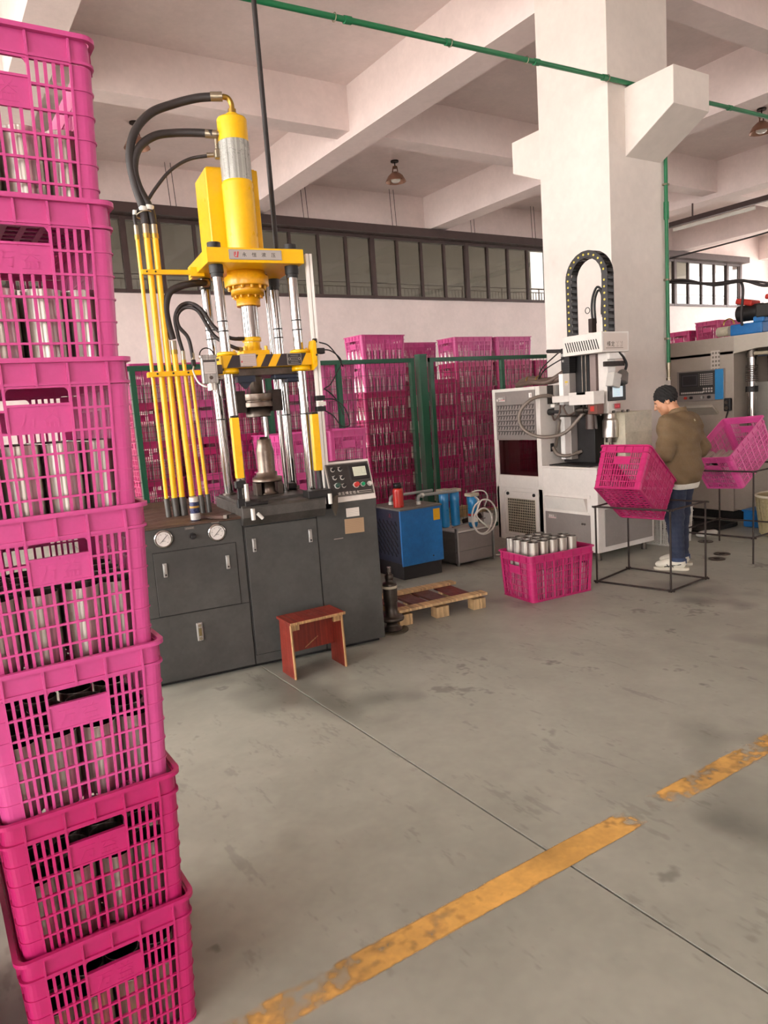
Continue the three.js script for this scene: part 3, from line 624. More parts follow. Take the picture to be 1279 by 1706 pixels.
    printed(cp, 'display', .1, .068, .004, at(.11, .07, .018), (c, w, h) => { c.fillStyle = '#c2c4b0'; c.fillRect(0, 0, w, h); fakeLines(c, 14, 10, w * .6, h - 8, 5, '#8e907e', 3); c.strokeStyle = '#8e907e'; c.lineWidth = 3; c.strokeRect(w * .66, h * .15, w * .26, h * .6); }, 200, { emissive: 0x9aa08a, emissiveIntensity: .12 });
    const btn = (x, y, m, r = .016, tall = .012) => { const b = N().add(new THREE.CylinderGeometry(r + .003, r + .004, .008, 24), at(x, y, .014, PI / 2)).to('button_ring', M.plasticWhite, cp); N().add(new THREE.CylinderGeometry(r * .85, r, tall, 24), at(x, y, .018 + tall / 2, PI / 2)).to('button', m, b); };
    const green = mat(0x12a06a, .4), wht = mat(0xd8d2c8, .4), redB = mat(0xc23a34, .4);
    for (const [x, y] of [[-.155, .105], [-.08, .105], [-.15, .035], [-.075, .03], [-.075, -.04]]) btn(x, y, M.black, .012, .016);
    btn(-.14, -.035, mat(0x2d4a40, .5), .017, .026); btn(.05, -.045, redB, .018, .026); btn(.12, -.045, green, .014, .014); btn(.19, -.045, wht, .014, .014);
  }
  // paper notes stuck to the console front
  printed(P, 'paper_note', .1, .062, .0015, m4(1.342, .991, .0035), (c, w, h) => { c.fillStyle = '#d9d1c8'; c.fillRect(0, 0, w, h); fakeLines(c, 12, 10, w - 14, h - 8, 5, '#77706a', 4); });
  printed(P, 'brown_notice', .148, .105, .0015, m4(1.348, .893, .0035, 0, 0, -.02), (c, w, h) => { c.fillStyle = '#a08467'; c.fillRect(0, 0, w, h); fakeLines(c, 12, 10, w - 14, h - 8, 8, '#8b6f55', 4); });
  N().box(.07, .006, .003, 1.22, .815, .002).to('name_strip', M.greyPanel, P);
  // --- bed with chamfered front lip
  { const b = N(); b.prism([[-.065, 1.055], [-.03, 1.003], [.74, 1.003], [.74, 1.13], [-.045, 1.13], [-.065, 1.115]], .575, m4(1.118, 0, 0, 0, PI / 2, 0).multiply(m4(0, 0, -.575)), .004); b.to('press_bed', M.bed, P); }
  N().span(.56, 1.13, -.72, 1.11, 1.15, -.12).to('bed_plate', M.bed, P);
  // --- four columns (they lean a touch, as the photograph shows)
  const colB = { FL: [.597, -.12], FR: [1.094, -.12], BL: [.615, -.6], BR: [1.108, -.6] };
  const CT = { FL: .566, FR: 1.079, BL: .585, BR: 1.092 }, R = .033;
  for (const [k, [x, z]] of Object.entries(colB)) {
    const b = [x, 1.13, z], t = [CT[k], 2.72, z], f = (q) => [b[0] + (t[0] - b[0]) * q, b[1] + (t[1] - b[1]) * q, z];
    const c = N().bar(b, t, R, 28).to('column', M.chrome, P);
    for (const q of [.76, .72, .36]) N().bar(f(q), f(q + .005), R + .0015, 24).to('clamp_mark', M.black, c);
    N().bar(f(.955), f(1), .046, 24).bar(f(.94), f(.956), .04, 24).to('locknut', M.black, c);
    N().bar([t[0], 2.79, z], [t[0], 2.84, z], .044, 24).to('top_nut', M.black, c);
    N().bar([x, 1.13, z], [x, 1.165, z], .05, 24).to('foot_collar', M.darkSteel, c);
  }
  // slim guide rods
  for (const [x, z] of [[.93, -.62], [.98, -.42]]) N().bar([x + .02, 1.15, z], [x, 2.7, z], .017, 16).to('guide_rod', M.chrome, P);
  // --- top plate (crown) with name plate
  N().prism([[.5, .03], [1.135, .03], [1.135, .68], [.5, .68]], .085, m4(0, 2.705, 0, -PI / 2, 0, 0), .004).to('crown_plate', M.yellow, P);
  printed(P, 'name_plate', .35, .062, .006, m4(.81, 2.75, -.022), (c, w, h) => {
    c.fillStyle = '#a49c96'; c.fillRect(0, 0, w, h); c.strokeStyle = '#8d8580'; c.lineWidth = 6; c.strokeRect(6, 6, w - 12, h - 12);
    c.strokeStyle = '#b3252b'; c.lineCap = 'butt'; c.lineWidth = 9; for (const [x, y0, y1] of [[.104, .24, .66], [.128, .22, .56]]) { c.beginPath(); c.moveTo(w * x, h * y0); c.lineTo(w * x - 5, h * y1); c.stroke(); } c.lineWidth = 14; c.beginPath(); c.moveTo(w * .172, h * .2); c.lineTo(w * .152, h * .8); c.stroke(); c.lineWidth = 8; c.beginPath(); c.moveTo(w * .098, h * .62); c.quadraticCurveTo(w * .11, h * .84, w * .15, h * .7); c.stroke();
    ['yong', 'heng', 'liquid', 'press'].forEach((k, i) => strokes(c, k, w * (.245 + i * .185), h * .27, h * .46, '#2a2623', 5));
  }, 640);
  // --- main cylinder
  const cx = .823, cz = -.35;
  const cyl = N().lathe([[0, 2.79], [.112, 2.79], [.112, 2.80], [.106, 2.81], [.106, 3.28], [.1, 3.285], [.1, 3.30], [.098, 3.30], [.098, 3.545], [.1, 3.545], [.1, 3.69], [.094, 3.70], [0, 3.70]], cx, 0, cz, 48).cyl(.045, .04, .03, cx + .005, 3.715, cz).to('main_cylinder', M.yellow, P);
  N().lathe([[.1005, 3.295], [.1025, 3.30], [.1025, 3.545], [.1005, 3.55]], cx, 0, cz, 48).to('film_wrap', mat(0xb9b9b2, .3, .25, { tex: streak, k: 2, clearcoat: .7, bump: .003, bk: 6 }), cyl);
  N().lathe([[.14, 2.60], [.152, 2.605], [.152, 2.665], [.13, 2.68], [.13, 2.71], [0, 2.71]], cx, 0, cz, 48).to('cylinder_flange', M.orangeYellow, cyl);
  N().lathe([[0, 2.54], [.113, 2.54], [.113, 2.585], [.105, 2.59], [.105, 2.61], [.14, 2.61]], cx, 0, cz, 40).lathe([[0, 2.47], [.08, 2.47], [.082, 2.475], [.082, 2.545], [0, 2.545]], cx, 0, cz, 40).to('gland_ring', M.orangeYellow, cyl);
  for (let i = 0; i < 12; i++) { const a = i * PI / 6; N().cyl(.011, .011, .022, cx + .125 * Math.cos(a), 2.592, cz + .125 * Math.sin(a), 0, 0, 0, 8).to('bolt', M.orangeYellow, cyl); N().cyl(.008, .008, .018, cx + .096 * Math.cos(a + .2), 2.532, cz + .096 * Math.sin(a + .2), 0, 0, 0, 8).to('bolt', M.orangeYellow, cyl); }
  N().cyl(.058, .058, .27, cx, 2.36, cz, 0, 0, 0, 36).to('ram', M.chrome, P);
  N().lathe([[0, 2.1], [.056, 2.1], [.056, 2.225], [.066, 2.23], [.066, 2.255], [.058, 2.26], [0, 2.26]], cx, 0, cz, 36).rbox(.19, .05, .19, .006, cx, 2.14, cz).to('ram_collar', M.yellow, P);
  for (const [sx, sz] of [[-1, 1], [1, 1], [1, -1], [-1, -1]]) N().cyl(.012, .012, .03, cx + sx * .075, 2.178, cz + sz * .075, 0, 0, 0, 8).to('bolt', M.yellow, P);
  // tall yellow tank box behind the cylinder
  N().span(.645, 2.79, -.86, 1.015, 3.43, -.5, .01).to('oil_tank', M.yellow, P);
  N().span(.66, 3.40, -.84, 1.0, 3.44, -.52, .004).to('tank_lid', M.yellow, P);
  // --- moving crosshead with warning stripes
  N().span(.52, 2.035, -.67, 1.15, 2.118, -.055, .006).to('crosshead', M.yellow, P);
  printed(P, 'stripe_front', .6, .08, .006, m4(.835, 2.077, -.054), (c, w, h) => { c.fillStyle = '#2b2224'; c.fillRect(0, 0, w, h); c.fillStyle = '#e2a800'; for (const [a, b] of [[-.06, .11], [.40, .49], [.575, .665], [.96, 1.2]]) { c.beginPath(); c.moveTo(w * a, 0); c.lineTo(w * b, 0); c.lineTo(w * (b - .075), h); c.lineTo(w * (a - .075), h); c.fill(); } }, 512);
  for (const [x, z] of [[.583, -.12], [1.088, -.12], [.6, -.6], [1.1, -.6]]) { const b = N().lathe([[R, 2.118], [.066, 2.118], [.066, 2.138], [.055, 2.145], [R, 2.145]], x, 0, z, 30).lathe([[R, 2.0], [.066, 2.0], [.068, 2.015], [.066, 2.035], [R, 2.035]], x, 0, z, 30).to('bushing', M.yellow, P); N().cyl(.008, .008, .014, x + .05, 2.15, z).to('bolt', M.yellow, b); }
  printed(P, 'rating_plate', .108, .082, .005, m4(.703, 2.083, -.048), (c, w, h) => { c.fillStyle = '#b4a49d'; c.fillRect(0, 0, w, h); c.strokeStyle = '#77645c'; c.lineWidth = 4; c.strokeRect(6, 6, w - 12, h - 12); fakeLines(c, 40, 30, w - 16, h - 12, 6, '#7d6b64', 4); c.fillStyle = '#b5323a'; c.fillRect(14, h * .55, 22, 26); }, 256);
  printed(P, 'rating_plate', .1, .075, .005, m4(1.022, 2.08, -.048), (c, w, h) => { c.fillStyle = '#2e2a29'; c.fillRect(0, 0, w, h); c.strokeStyle = '#bdb4ab'; c.lineWidth = 5; c.strokeRect(6, 6, w - 12, h - 12); fakeLines(c, 60, 24, w - 60, h - 16, 5, '#bdb4ab', 5); for (const x of [.14, .86]) { c.beginPath(); c.arc(w * x, h * .5, 20, 0, 7); c.stroke(); } }, 256);
  N().prism([[1.15, 2.0], [1.18, 2.03], [1.18, 2.19], [1.165, 2.2], [1.15, 2.14]], .1, m4(0, 0, -.13)).to('limit_bracket', M.yellow, P);
  N().cyl(.006, .006, .012, 1.178, 2.1, -.03, 0, 0, PI / 2).to('bolt', M.black, P);
  // dark tooling plate under the crosshead, punch holder and punch
  N().span(.6, 1.985, -.6, 1.06, 2.035, -.12, .004).to('tooling_plate', M.darkSteel, P);
  N().span(.64, 1.945, -.2, .76, 1.985, -.12).prism([[.66, 1.945], [.74, 1.945], [.70, 1.90]], .06, m4(0, 0, -.2)).to('hose_manifold', M.navy, P);
  N().rbox(.22, .03, .1, .01, 1.0, 1.97, -.16).rbox(.1, .03, .08, .01, 1.03, 1.945, -.16).to('manifold_block', M.navy, P);
  N().lathe([[0, 1.87], [.045, 1.87], [.045, 2.0], [.07, 2.0], [.07, 2.03]], .82, 0, cz, 32).to('punch_stem', M.wornSteel, P);
  N().lathe([[0, 1.775], [.118, 1.775], [.12, 1.778], [.12, 1.808], [.112, 1.812], [.112, 1.822], [.12, 1.826], [.12, 1.866], [.116, 1.87], [0, 1.87]], .815, 0, cz, 40).to('punch_flange', M.wornSteel, P);
  N().lathe([[0, 1.705], [.085, 1.705], [.088, 1.71], [.088, 1.777], [0, 1.777]], .82, 0, cz, 36).to('punch', M.darkSteel, P);
  for (const x of [.688, .95]) N().span(x - .04, 1.742, cz - .06, x + .035, 1.892, cz + .07, .004).to('stop_block', M.iron, P);
  // lower die on the bed
  N().lathe([[0, 1.15], [.07, 1.15], [.07, 1.16], [.05, 1.17], [.05, 1.24], [.105, 1.242], [.108, 1.25], [.105, 1.275], [.075, 1.28], [.075, 1.31], [.062, 1.315], [.064, 1.46], [.062, 1.465], [.062, 1.475], [.054, 1.5], [.05, 1.545], [.03, 1.548], [.03, 1.562], [0, 1.564]], .842, 0, cz, 40).to('lower_die', M.wornSteel, P);
  for (const s of [-1, 1]) N().span(.842 + s * .08 - .02, 1.15, cz - .05, .842 + s * .08 + .02, 1.24, cz + .05, .003).to('die_support', M.darkSteel, P);
  N().rbox(.16, .05, .1, .02, 1.02, 1.175, -.5).to('clamp', M.black, P);
  // --- white aluminium scale rail with sensors and cables
  { const r = N().span(1.178, 1.06, -.12, 1.196, 2.78, -.09).span(1.204, 1.06, -.12, 1.222, 2.78, -.09).span(1.196, 1.06, -.125, 1.204, 2.78, -.105).to('scale_rail', mat(0xf0ebe4, .5, 0, { tex: null }), P);
    for (const y of [1.79, 1.715]) N().span(1.17, y, -.13, 1.235, y + .035, -.08, .004).to('sensor', M.black, r);
    N().span(1.18, 1.755, -.09, 1.235, 1.782, -.075).to('sensor_clip', M.whitePaint, r);
    N().rbox(.055, .04, .05, .006, 1.232, 2.13, -.1).to('sensor', M.black, r);
    N().rbox(.03, .028, .02, .004, 1.19, 2.2, -.08).to('sensor', M.black, r);
    N().tube([[1.25, 2.14, -.1], [1.32, 2.13, -.12], [1.4, 2.06, -.14], [1.36, 1.98, -.14], [1.3, 1.9, -.13], [1.24, 1.87, -.1]], .005, 40, 6).to('cable', M.rubber, P);
    N().tube([[1.23, 2.19, -.1], [1.3, 2.17, -.12], [1.36, 2.1, -.12], [1.41, 2.02, -.14]], .005, 30, 6).to('cable', M.rubber, P);
    N().tube([[1.24, 1.87, -.1], [1.3, 1.83, -.12], [1.36, 1.75, -.13], [1.38, 1.68, -.13]], .005, 30, 6).to('cable', M.rubber, P);
    N().tube([[1.23, 1.80, -.1], [1.32, 1.79, -.12], [1.4, 1.72, -.13], [1.42, 1.6, -.13], [1.36, 1.6, -.12], [1.29, 1.68, -.1], [1.23, 1.72, -.1]], .005, 44, 6).to('cable', M.rubber, P); }
  // --- light curtain bars on dark brackets
  { const b = N().rbox(.052, .4, .05, .004, .568, 1.513, -.03).to('light_curtain', M.yellow, P); N().rbox(.05, .014, .045, .004, .568, 1.72, -.03).to('end_cap', M.black, b);
    const b2 = N().rbox(.05, .39, .05, .004, 1.122, 1.505, -.03).to('light_curtain', M.yellow, P); N().rbox(.048, .014, .045, .004, 1.122, 1.706, -.03).to('end_cap', M.black, b2);
    N().bar([1.125, 1.31, -.03], [1.135, 1.13, -.03], .016, 12).to('cable_boot', M.rubber, b2);
    N().span(.545, 1.13, -.06, .575, 1.29, -.03, .004).rbox(.07, .05, .05, .008, .565, 1.27, -.04).to('stand_bracket', M.black, P);
    N().cyl(.016, .016, .14, .6, 1.2, -.02).to('bracket_rod', M.steel, P);
    N().rbox(.11, .03, .07, .006, .62, 1.14, .02).rbox(.05, .06, .05, .006, .545, 1.15, .02).cyl(.012, .012, .12, .66, 1.14, .05, 0, 0, PI / 2).to('clamp_block', M.black, P);
    N().cyl(.014, .014, .075, .605, 1.075, .08).cyl(.012, .012, .05, .65, 1.06, .085, 0, 0, .7).to('hose_tail', M.plasticWhite, P);
    N().rbox(.17, .05, .12, .004, 1.09, 1.155, .0).to('clamp_block', M.black, P); N().cyl(.014, .014, .07, 1.155, 1.115, .07).to('hose_tail', M.plasticWhite, P);
    N().prism([[1.17, 1.12], [1.215, 1.13], [1.21, 1.05], [1.19, .99], [1.175, 1.04]], .03, m4(0, 0, .04)).to('rag', mat(0x40362a, .8), P); }
  // --- yellow pressure pipes standing on the worktop
  const pipe = (xb, xt, yt, r, z) => { const p = N().bar([xb, 1.15, z], [xt, yt, z], r, 16).to('pipe', M.yellow, P); N().bar([xb + .004, 1.06, z], [xb, 1.19, z], r + .006, 14).to('socket', M.bed, p); return p; };
  const Z = -.44;
  const p1 = pipe(.138, .139, 2.92, .013, Z), p2 = pipe(.193, .200, 2.93, .02, Z), p3 = pipe(.244, .253, 2.93, .02, Z);
  const p4 = pipe(.315, .297, 2.17, .02, Z), p5 = pipe(.373, .355, 2.10, .014, Z), p6 = pipe(.42, .398, 2.06, .012, Z);
  for (const [p, x, y, r] of [[p1, .139, 2.92, .015], [p2, .2, 2.93, .023], [p3, .253, 2.93, .023], [p4, .297, 2.17, .022], [p5, .355, 2.1, .016]]) { N().cyl(r * 1.15, r * 1.15, .03, x, y + .015, Z, 0, 0, 0, 6).to('union', M.brass, p); N().cyl(r * .95, r * .95, .06, x, y + .06, Z).to('hose_end', M.fitting, p); }
  N().box(.36, .032, .03, .285, 2.038, Z + .03).box(.36, .032, .012, .285, 2.038, Z - .03).to('pipe_clamp', M.yellow, P);
  N().box(.38, .03, .03, .33, 2.707, Z + .03).box(.09, .06, .05, .5, 2.71, Z + .03).to('pipe_clamp', M.yellow, P);
  for (const x of [.165, .27, .37]) N().cyl(.007, .007, .008, x, 2.04, Z + .046, PI / 2).to('bolt', M.black, P);
  for (const x of [.17, .226]) N().cyl(.006, .006, .008, x, 2.708, Z + .046, PI / 2).to('bolt', M.black, P);
  // --- black hoses
  const hz = (a) => a.map(([x, y, z = Z]) => [x, y, z]);
  N().tube(hz([[.2, 3.02], [.2, 3.1], [.16, 3.28], [.15, 3.45], [.2, 3.60], [.31, 3.72], [.46, 3.79], [.62, 3.83, -.4], [.735, 3.835, -.36]]), .027, 70, 14).to('hose', M.hose, P);
  N().tube(hz([[.253, 3.02], [.24, 3.12], [.18, 3.27], [.17, 3.38], [.215, 3.5], [.32, 3.58], [.45, 3.61], [.6, 3.61, -.4], [.69, 3.598, -.36]]), .026, 70, 14).to('hose', M.hose, P);
  N().tube(hz([[.139, 3.0], [.14, 3.08], [.2, 3.13], [.29, 3.25], [.4, 3.37], [.53, 3.45], [.68, 3.475, -.4]]), .0115, 60, 10).to('hose', M.hose, P);
  N().tube(hz([[.297, 2.27], [.275, 2.4], [.275, 2.49], [.31, 2.58], [.38, 2.62], [.46, 2.64], [.575, 2.655, -.5]]), .024, 60, 14).to('hose', M.hose, P);
  N().tube(hz([[.355, 2.19], [.335, 2.3], [.33, 2.42], [.37, 2.49], [.43, 2.51], [.49, 2.46, -.36], [.57, 2.33, -.34], [.66, 2.255, -.3], [.76, 2.25, -.33]]), .013, 60, 10).to('hose', M.hose, P);
  N().tube(hz([[.42, 2.13], [.4, 2.28], [.345, 2.36], [.345, 2.43], [.4, 2.48], [.47, 2.46, -.4], [.57, 2.28, -.38], [.68, 2.19, -.3], [.74, 2.175, -.33]]), .013, 60, 10).to('hose', M.hose, P);
  for (const [x, y, r] of [[.198, 3.115, .03], [.237, 3.125, .03], [.142, 3.09, .0145]]) N().cyl(r, r, .028, x, y, Z, 0, 0, -.12).to('white_band', M.plasticWhite, P);
  // hose ends at the cylinder
  { N().bar([.70, 3.836, -.37], [.775, 3.836, -.35], .03, 14).to('hose_end', M.fitting, P); N().tube([[.775, 3.836, -.35], [.81, 3.83, -.35], [.83, 3.8, -.35], [.832, 3.73, -.35]], .018, 24, 12).cyl(.028, .028, .035, .832, 3.745, -.35, 0, 0, 0, 6).to('elbow', M.brass, P);
    N().bar([.645, 3.602, -.38], [.715, 3.595, -.355], .028, 14).bar([.71, 3.595, -.355], [.735, 3.595, -.35], .02, 8).to('hose_end', M.fitting, P);
    N().bar([.645, 3.473, -.4], [.69, 3.475, -.39], .015, 12).to('hose_end', M.fitting, P); N().rbox(.05, .06, .05, .01, .715, 3.475, -.37).cyl(.012, .012, .12, .71, 3.53, -.37).to('pressure_switch', M.fitting, P);
    N().bar([.54, 2.652, -.49], [.59, 2.656, -.51], .028, 14).to('hose_end', M.fitting, P);
    N().bar([.72, 2.25, -.32], [.78, 2.25, -.34], .015, 10).bar([.7, 2.183, -.31], [.76, 2.175, -.33], .015, 10).to('hose_end', M.fitting, P);
    N().torus(.05, .004, .2, 3.08, Z, PI / 2.4, .2, 0).to('cable_tie', M.fitting, P); }
  // two lengths of clear wrapping film left on the clamp bar and post
  N().bar([.585, 2.2, -.6], [.56, 2.55, -.6], .004, 6).to('film_strip', M.glass, P);
  // --- sensor box with bail handle
  { const g = N().rbox(.1, .175, .05, .008, .436, 2.027, -.03).to('junction_box', M.alu, P);
    N().rbox(.106, .02, .056, .006, .432, 2.112, -.03).to('lid', M.alu, g);
    printed(g, 'maker_label', .078, .09, .002, m4(.436, 2.045, -.0045), (c, w, h) => { c.fillStyle = '#b9b0aa'; c.fillRect(0, 0, w, h); c.strokeStyle = '#3a3432'; c.lineWidth = 6; c.strokeRect(4, 4, w - 8, h - 8); c.fillStyle = '#3a3432'; c.fillRect(0, 0, w, h * .16); fakeLines(c, 24, h * .22, w - 24, h * .85, 6, '#6d6560', 5); });
    N().torus(.045, .004, .43, 2.122, -.03, 0, 0, 0, PI).to('bail_handle', M.iron, g);
    N().cyl(.012, .012, .004, .44, 1.978, -.004, PI / 2).to('screw', M.darkSteel, g);
    N().cyl(.028, .028, .045, .442, 1.92, -.03).to('sensor_stub', M.steel, g);
    for (const y of [2.09, 1.97]) N().cyl(.008, .008, .02, .492, y, -.02, 0, 0, PI / 2).to('screw', M.chrome, g);
    N().rbox(.03, .05, .03, .008, .418, 2.105, -.43).to('cable_plug', M.black, g); N().cyl(.013, .013, .05, .42, 2.15, -.44).to('hose_end', M.fitting, g);
    N().tube([[.415, 2.08, -.42], [.36, 2.02, -.15], [.37, 1.95, -.06], [.4, 1.925, -.03], [.42, 1.92, -.03]], .006, 30, 8).to('cable', M.plasticWhite, g);
    N().rbox(.04, .06, .03, .004, .505, 2.03, -.05).bar([.5, 2.03, -.06], [.57, 2.03, -.09], .01).to('mount', M.darkSteel, g); }
}
// things lying on the worktop of the press
{
  const c = Math.cos(.1409), s = Math.sin(.1409), W = (u, y, w) => [1.242 + u * c + w * s, y + .0015, -4.639 + u * s - w * c];
  const t = thing('spray_can', 'dark blue spray can with white cap on the worktop of the press', 'can', W(.26, 1.06, .08));
  N().lathe([[0, 0], [.03, 0], [.032, .004], [.032, .118], [.028, .126], [0, .126]], 0, 0, 0, 30).to('body', mat(0x2b2f52, .3, .4), t);
  N().lathe([[.0325, .006], [.0325, .05]], 0, 0, 0, 30).to('lower_label', mat(0xb9b6b2, .35, .2), t);
  N().lathe([[.0325, .085], [.0325, .098]], 0, 0, 0, 30).to('badge', mat(0xb98a2d, .4), t);
  N().lathe([[0, .122], [.029, .122], [.03, .126], [.03, .15], [.026, .156], [0, .156]], 0, 0, 0, 30).to('cap', mat(0xc9c2bb, .4, .3), t);
  const b = thing('steel_bar', 'rusty square steel bar lying beside the spray can', 'bar', W(.36, 1.072, .06), .55);
  N().rbox(.02, .022, .26, .002).to('shaft', mat(0x5a3d32, .6, .5, { tex: grime }), b); N().rbox(.026, .026, .03, .003, 0, .002, .12).to('end_block', M.darkSteel, b);
  const r = thing('steel_ruler', 'thin steel ruler lying behind the rusty bar on the worktop', 'ruler', W(.40, 1.063, .2), 1.1);
  N().box(.03, .004, .3).to('blade', M.darkSteel, r); N().box(.028, .001, .02, 0, .0025, .13).to('end_mark', M.black, r);
  const h = thing('hex_key', 'bent steel hex key lying next to the spray can', 'tool', W(.32, 1.066, .12), .3);
  N().tube([[0, 0, -.09], [0, 0, .07], [.006, 0, .085], [.03, 0, .088]], .005, 30, 6).to('shaft', M.darkSteel, h); N().cyl(.0065, .0065, .02, 0, 0, -.085, PI / 2).to('ball_end', M.steel, h);
}
// ---------------------------------------------------------------- white robot cell facing -x
{
  const R = thing('robot_cell', 'white robot cell with perforated grey panels and an arched black cable chain', 'machine', [0, 0, 0]);
  const X = 5.7, Z0 = -6.455, Z1 = -4.945;
  const fx = (name, mt, y0, y1, z0, z1, x0 = X - .004, x1 = X + .012, par = R, r = .003) => N().span(x0, y0, z0, x1, y1, z1, r).to(name, mt, par);
  // tall cabinet as a frame round an open bay
  const tc = sub(R, 'tall_cabinet');
  fx('frame_post', M.whitePaint, .09, 1.82, Z0, -6.40, X, 6.05, tc, .006);
  fx('frame_post', M.whitePaint, .09, 1.82, -5.765, -5.70, X, 6.05, tc, .006);
  fx('frame_rail', M.whitePaint, 1.785, 1.82, -6.40, -5.765, X, 6.05, tc);
  fx('frame_rail', M.whitePaint, .70, .842, -6.40, -5.765, X, 6.05, tc);
  // perforated panel: a plate with slanted slots
  {
    const s = new THREE.Shape(); s.moveTo(0, 0); s.lineTo(.635, 0); s.lineTo(.635, .54); s.lineTo(0, .54); s.closePath();
    for (let r = 0; r < 6; r++) for (let c = 0; c < 13; c++) {
      const x = .02 + c * .046, y = .055 + r * .058, up = new THREE.Path(), dn = new THREE.Path();
      up.moveTo(x, y + .047); up.lineTo(x + .022, y); up.lineTo(x + .034, y); up.lineTo(x + .014, y + .047); up.closePath(); s.holes.push(up);
      dn.moveTo(x + .022, y + .047); dn.lineTo(x + .032, y + .026); dn.lineTo(x + .041, y + .047); dn.closePath(); s.holes.push(dn);
    }
    const pp = N().shape(s, .004, m4(X - .002, 1.245, -6.40, 0, PI / 2, 0).multiply(m4(-.635, 0, 0)), 0, 1).to('perforated_panel', M.greyPanel, tc);
    N().span(X + .012, 1.25, -6.395, X + .016, 1.78, -5.768).to('baffle', M.seam, pp);
    printed(pp, 'maker_label', .16, .06, .003, m4(X - .005, 1.705, -6.30, 0, -PI / 2, 0), (c, w, h) => { c.fillStyle = '#8b827d'; c.fillRect(0, 0, w, h); c.fillStyle = '#dcd2cb'; c.fillRect(8, h * .45, 26, h * .4); for (let i = 0; i < 3; i++) strokes(c, ['mo', 'ding', 'press'][i], 46 + i * 30, 14, 28, '#e6dcd5', 3); c.fillStyle = '#c05560'; c.fillRect(w * .48, h * .6, w * .4, h * .1); fakeLines(c, w * .3, h * .7, w * .9, h * .9, 2, '#e6d6d0', 5); }, 192);
    printed(pp, 'warning_tag', .045, .05, .003, m4(X - .005, 1.73, -5.83, 0, -PI / 2, 0), (c, w, h) => { c.fillStyle = '#e3dcd5'; c.fillRect(0, 0, w, h); c.fillStyle = '#8d3a3a'; c.fillRect(w * .6, h * .2, w * .12, h * .6); }, 64);
  }
  N().span(X + .02, .845, -6.395, X + .024, 1.24, -5.77).to('tinted_window', new THREE.MeshPhysicalMaterial({ color: 0xb98f98, roughness: .05, transmission: 1, thickness: 0 }), tc);
  // lower part: body, grille, hatch, drawer panels
  fx('body_front', M.whitePaint, .09, .70, Z0, -5.70, X + .012, 6.05, R, .004);
  { const f = N(); const rr2 = (a, b, c, d) => [[a, b], [c, b], [c, d], [a, d]];
    f.prism(rr2(-.74, .09, 0, .70), .012, m4(X, 0, -5.70, 0, -PI / 2, 0).multiply(m4(0, 0, -.012)), 0, [[[-.625, .15], [-.06, .15], [-.06, .60], [-.095, .665], [-.59, .665], [-.625, .63]]]); f.to('cabinet_skin', M.whitePaint, R);
    const gr = N().span(X + .004, .165, -6.305, X + .011, .655, -5.775).to('vent_frame', M.whitePaint, R);
    N().span(X + .002, .185, -6.265, X + .006, .575, -5.83).to('vent_recess', M.seam, gr);
    const gm = N(); for (let z = -6.265; z <= -5.83; z += .029) gm.box(.006, .39, .006, X, .38, z); for (let y = .185; y <= .576; y += .03) gm.box(.006, .006, .435, X, y, -6.0475); gm.to('vent_grille', M.beige, gr);
    for (const z of [-6.26, -5.84]) N().cyl(.018, .018, .014, X - .002, .63, z, 0, 0, PI / 2).to('rubber_stop', M.black, gr); }
  N().span(5.70, .09, -5.70, 6.58, .945, Z1, .008).to('base_cabinet', M.whitePaint, R);
  { const h = N().span(X - .006, .645, -5.69, X + .004, .68, -5.04).span(X - .006, .47, -5.69, X + .004, .50, -5.06).to('hatch_frame', M.whitePaint, R);
    N().prism([[0, .50], [-.05, .645], [-.004, .645], [.0, .51]], .56, m4(X - .002, 0, -5.08, 0, 0, 0).multiply(m4(0, 0, -.56))).to('hatch_flap', M.whitePaint, h); }
  { const d = fx('drawer_panel', M.greyPanel, .135, .475, -5.665, -5.045, X - .010, X + .01);
    printed(d, 'maker_label', .13, .05, .003, m4(X - .012, .425, -5.56, 0, -PI / 2, 0), (c, w, h) => { c.fillStyle = '#8b827d'; c.fillRect(0, 0, w, h); for (let i = 0; i < 3; i++) strokes(c, ['mo', 'ding', 'press'][i], 20 + i * 32, 10, 26, '#e6dcd5', 3); fakeLines(c, 14, h * .6, w * .9, h * .9, 2, '#d9b4b4', 6); }, 160);
    for (const z of [-5.14, -5.11]) N().cyl(.011, .011, .012, X - .014, .38, z, 0, 0, PI / 2).to('lock', M.chrome, d); }
  N().span(5.80, .145, Z1 - .004, 6.54, .53, Z1 + .008, .003).to('side_panel', M.greyPanel, R);
  for (const [x, z] of [[5.78, -6.38], [5.78, -5.02], [6.5, -5.02], [6.0, -6.38]]) N().cyl(.03, .02, .09, x, .045, z).to('levelling_foot', M.darkSteel, R);
  N().span(5.70, .945, -5.70, 6.58, .965, Z1, .004).to('worktop', M.whitePaint, R);
  N().span(5.73, .965, -5.62, 6.3, .978, -5.06, .002).to('mount_plate', M.black, R);
  // cable holes and hoses on the side of the tall cabinet
  N().rbox(.09, .2, .006, .002, 5.86, 1.72, -5.697).to('dark_vent', mat(0x45403c, .6), R);
  N().cyl(.04, .04, .012, 5.90, 1.63, -5.695, PI / 2).rbox(.05, .09, .012, .02, 5.86, 1.15, -5.695).to('cable_port', M.black, R);
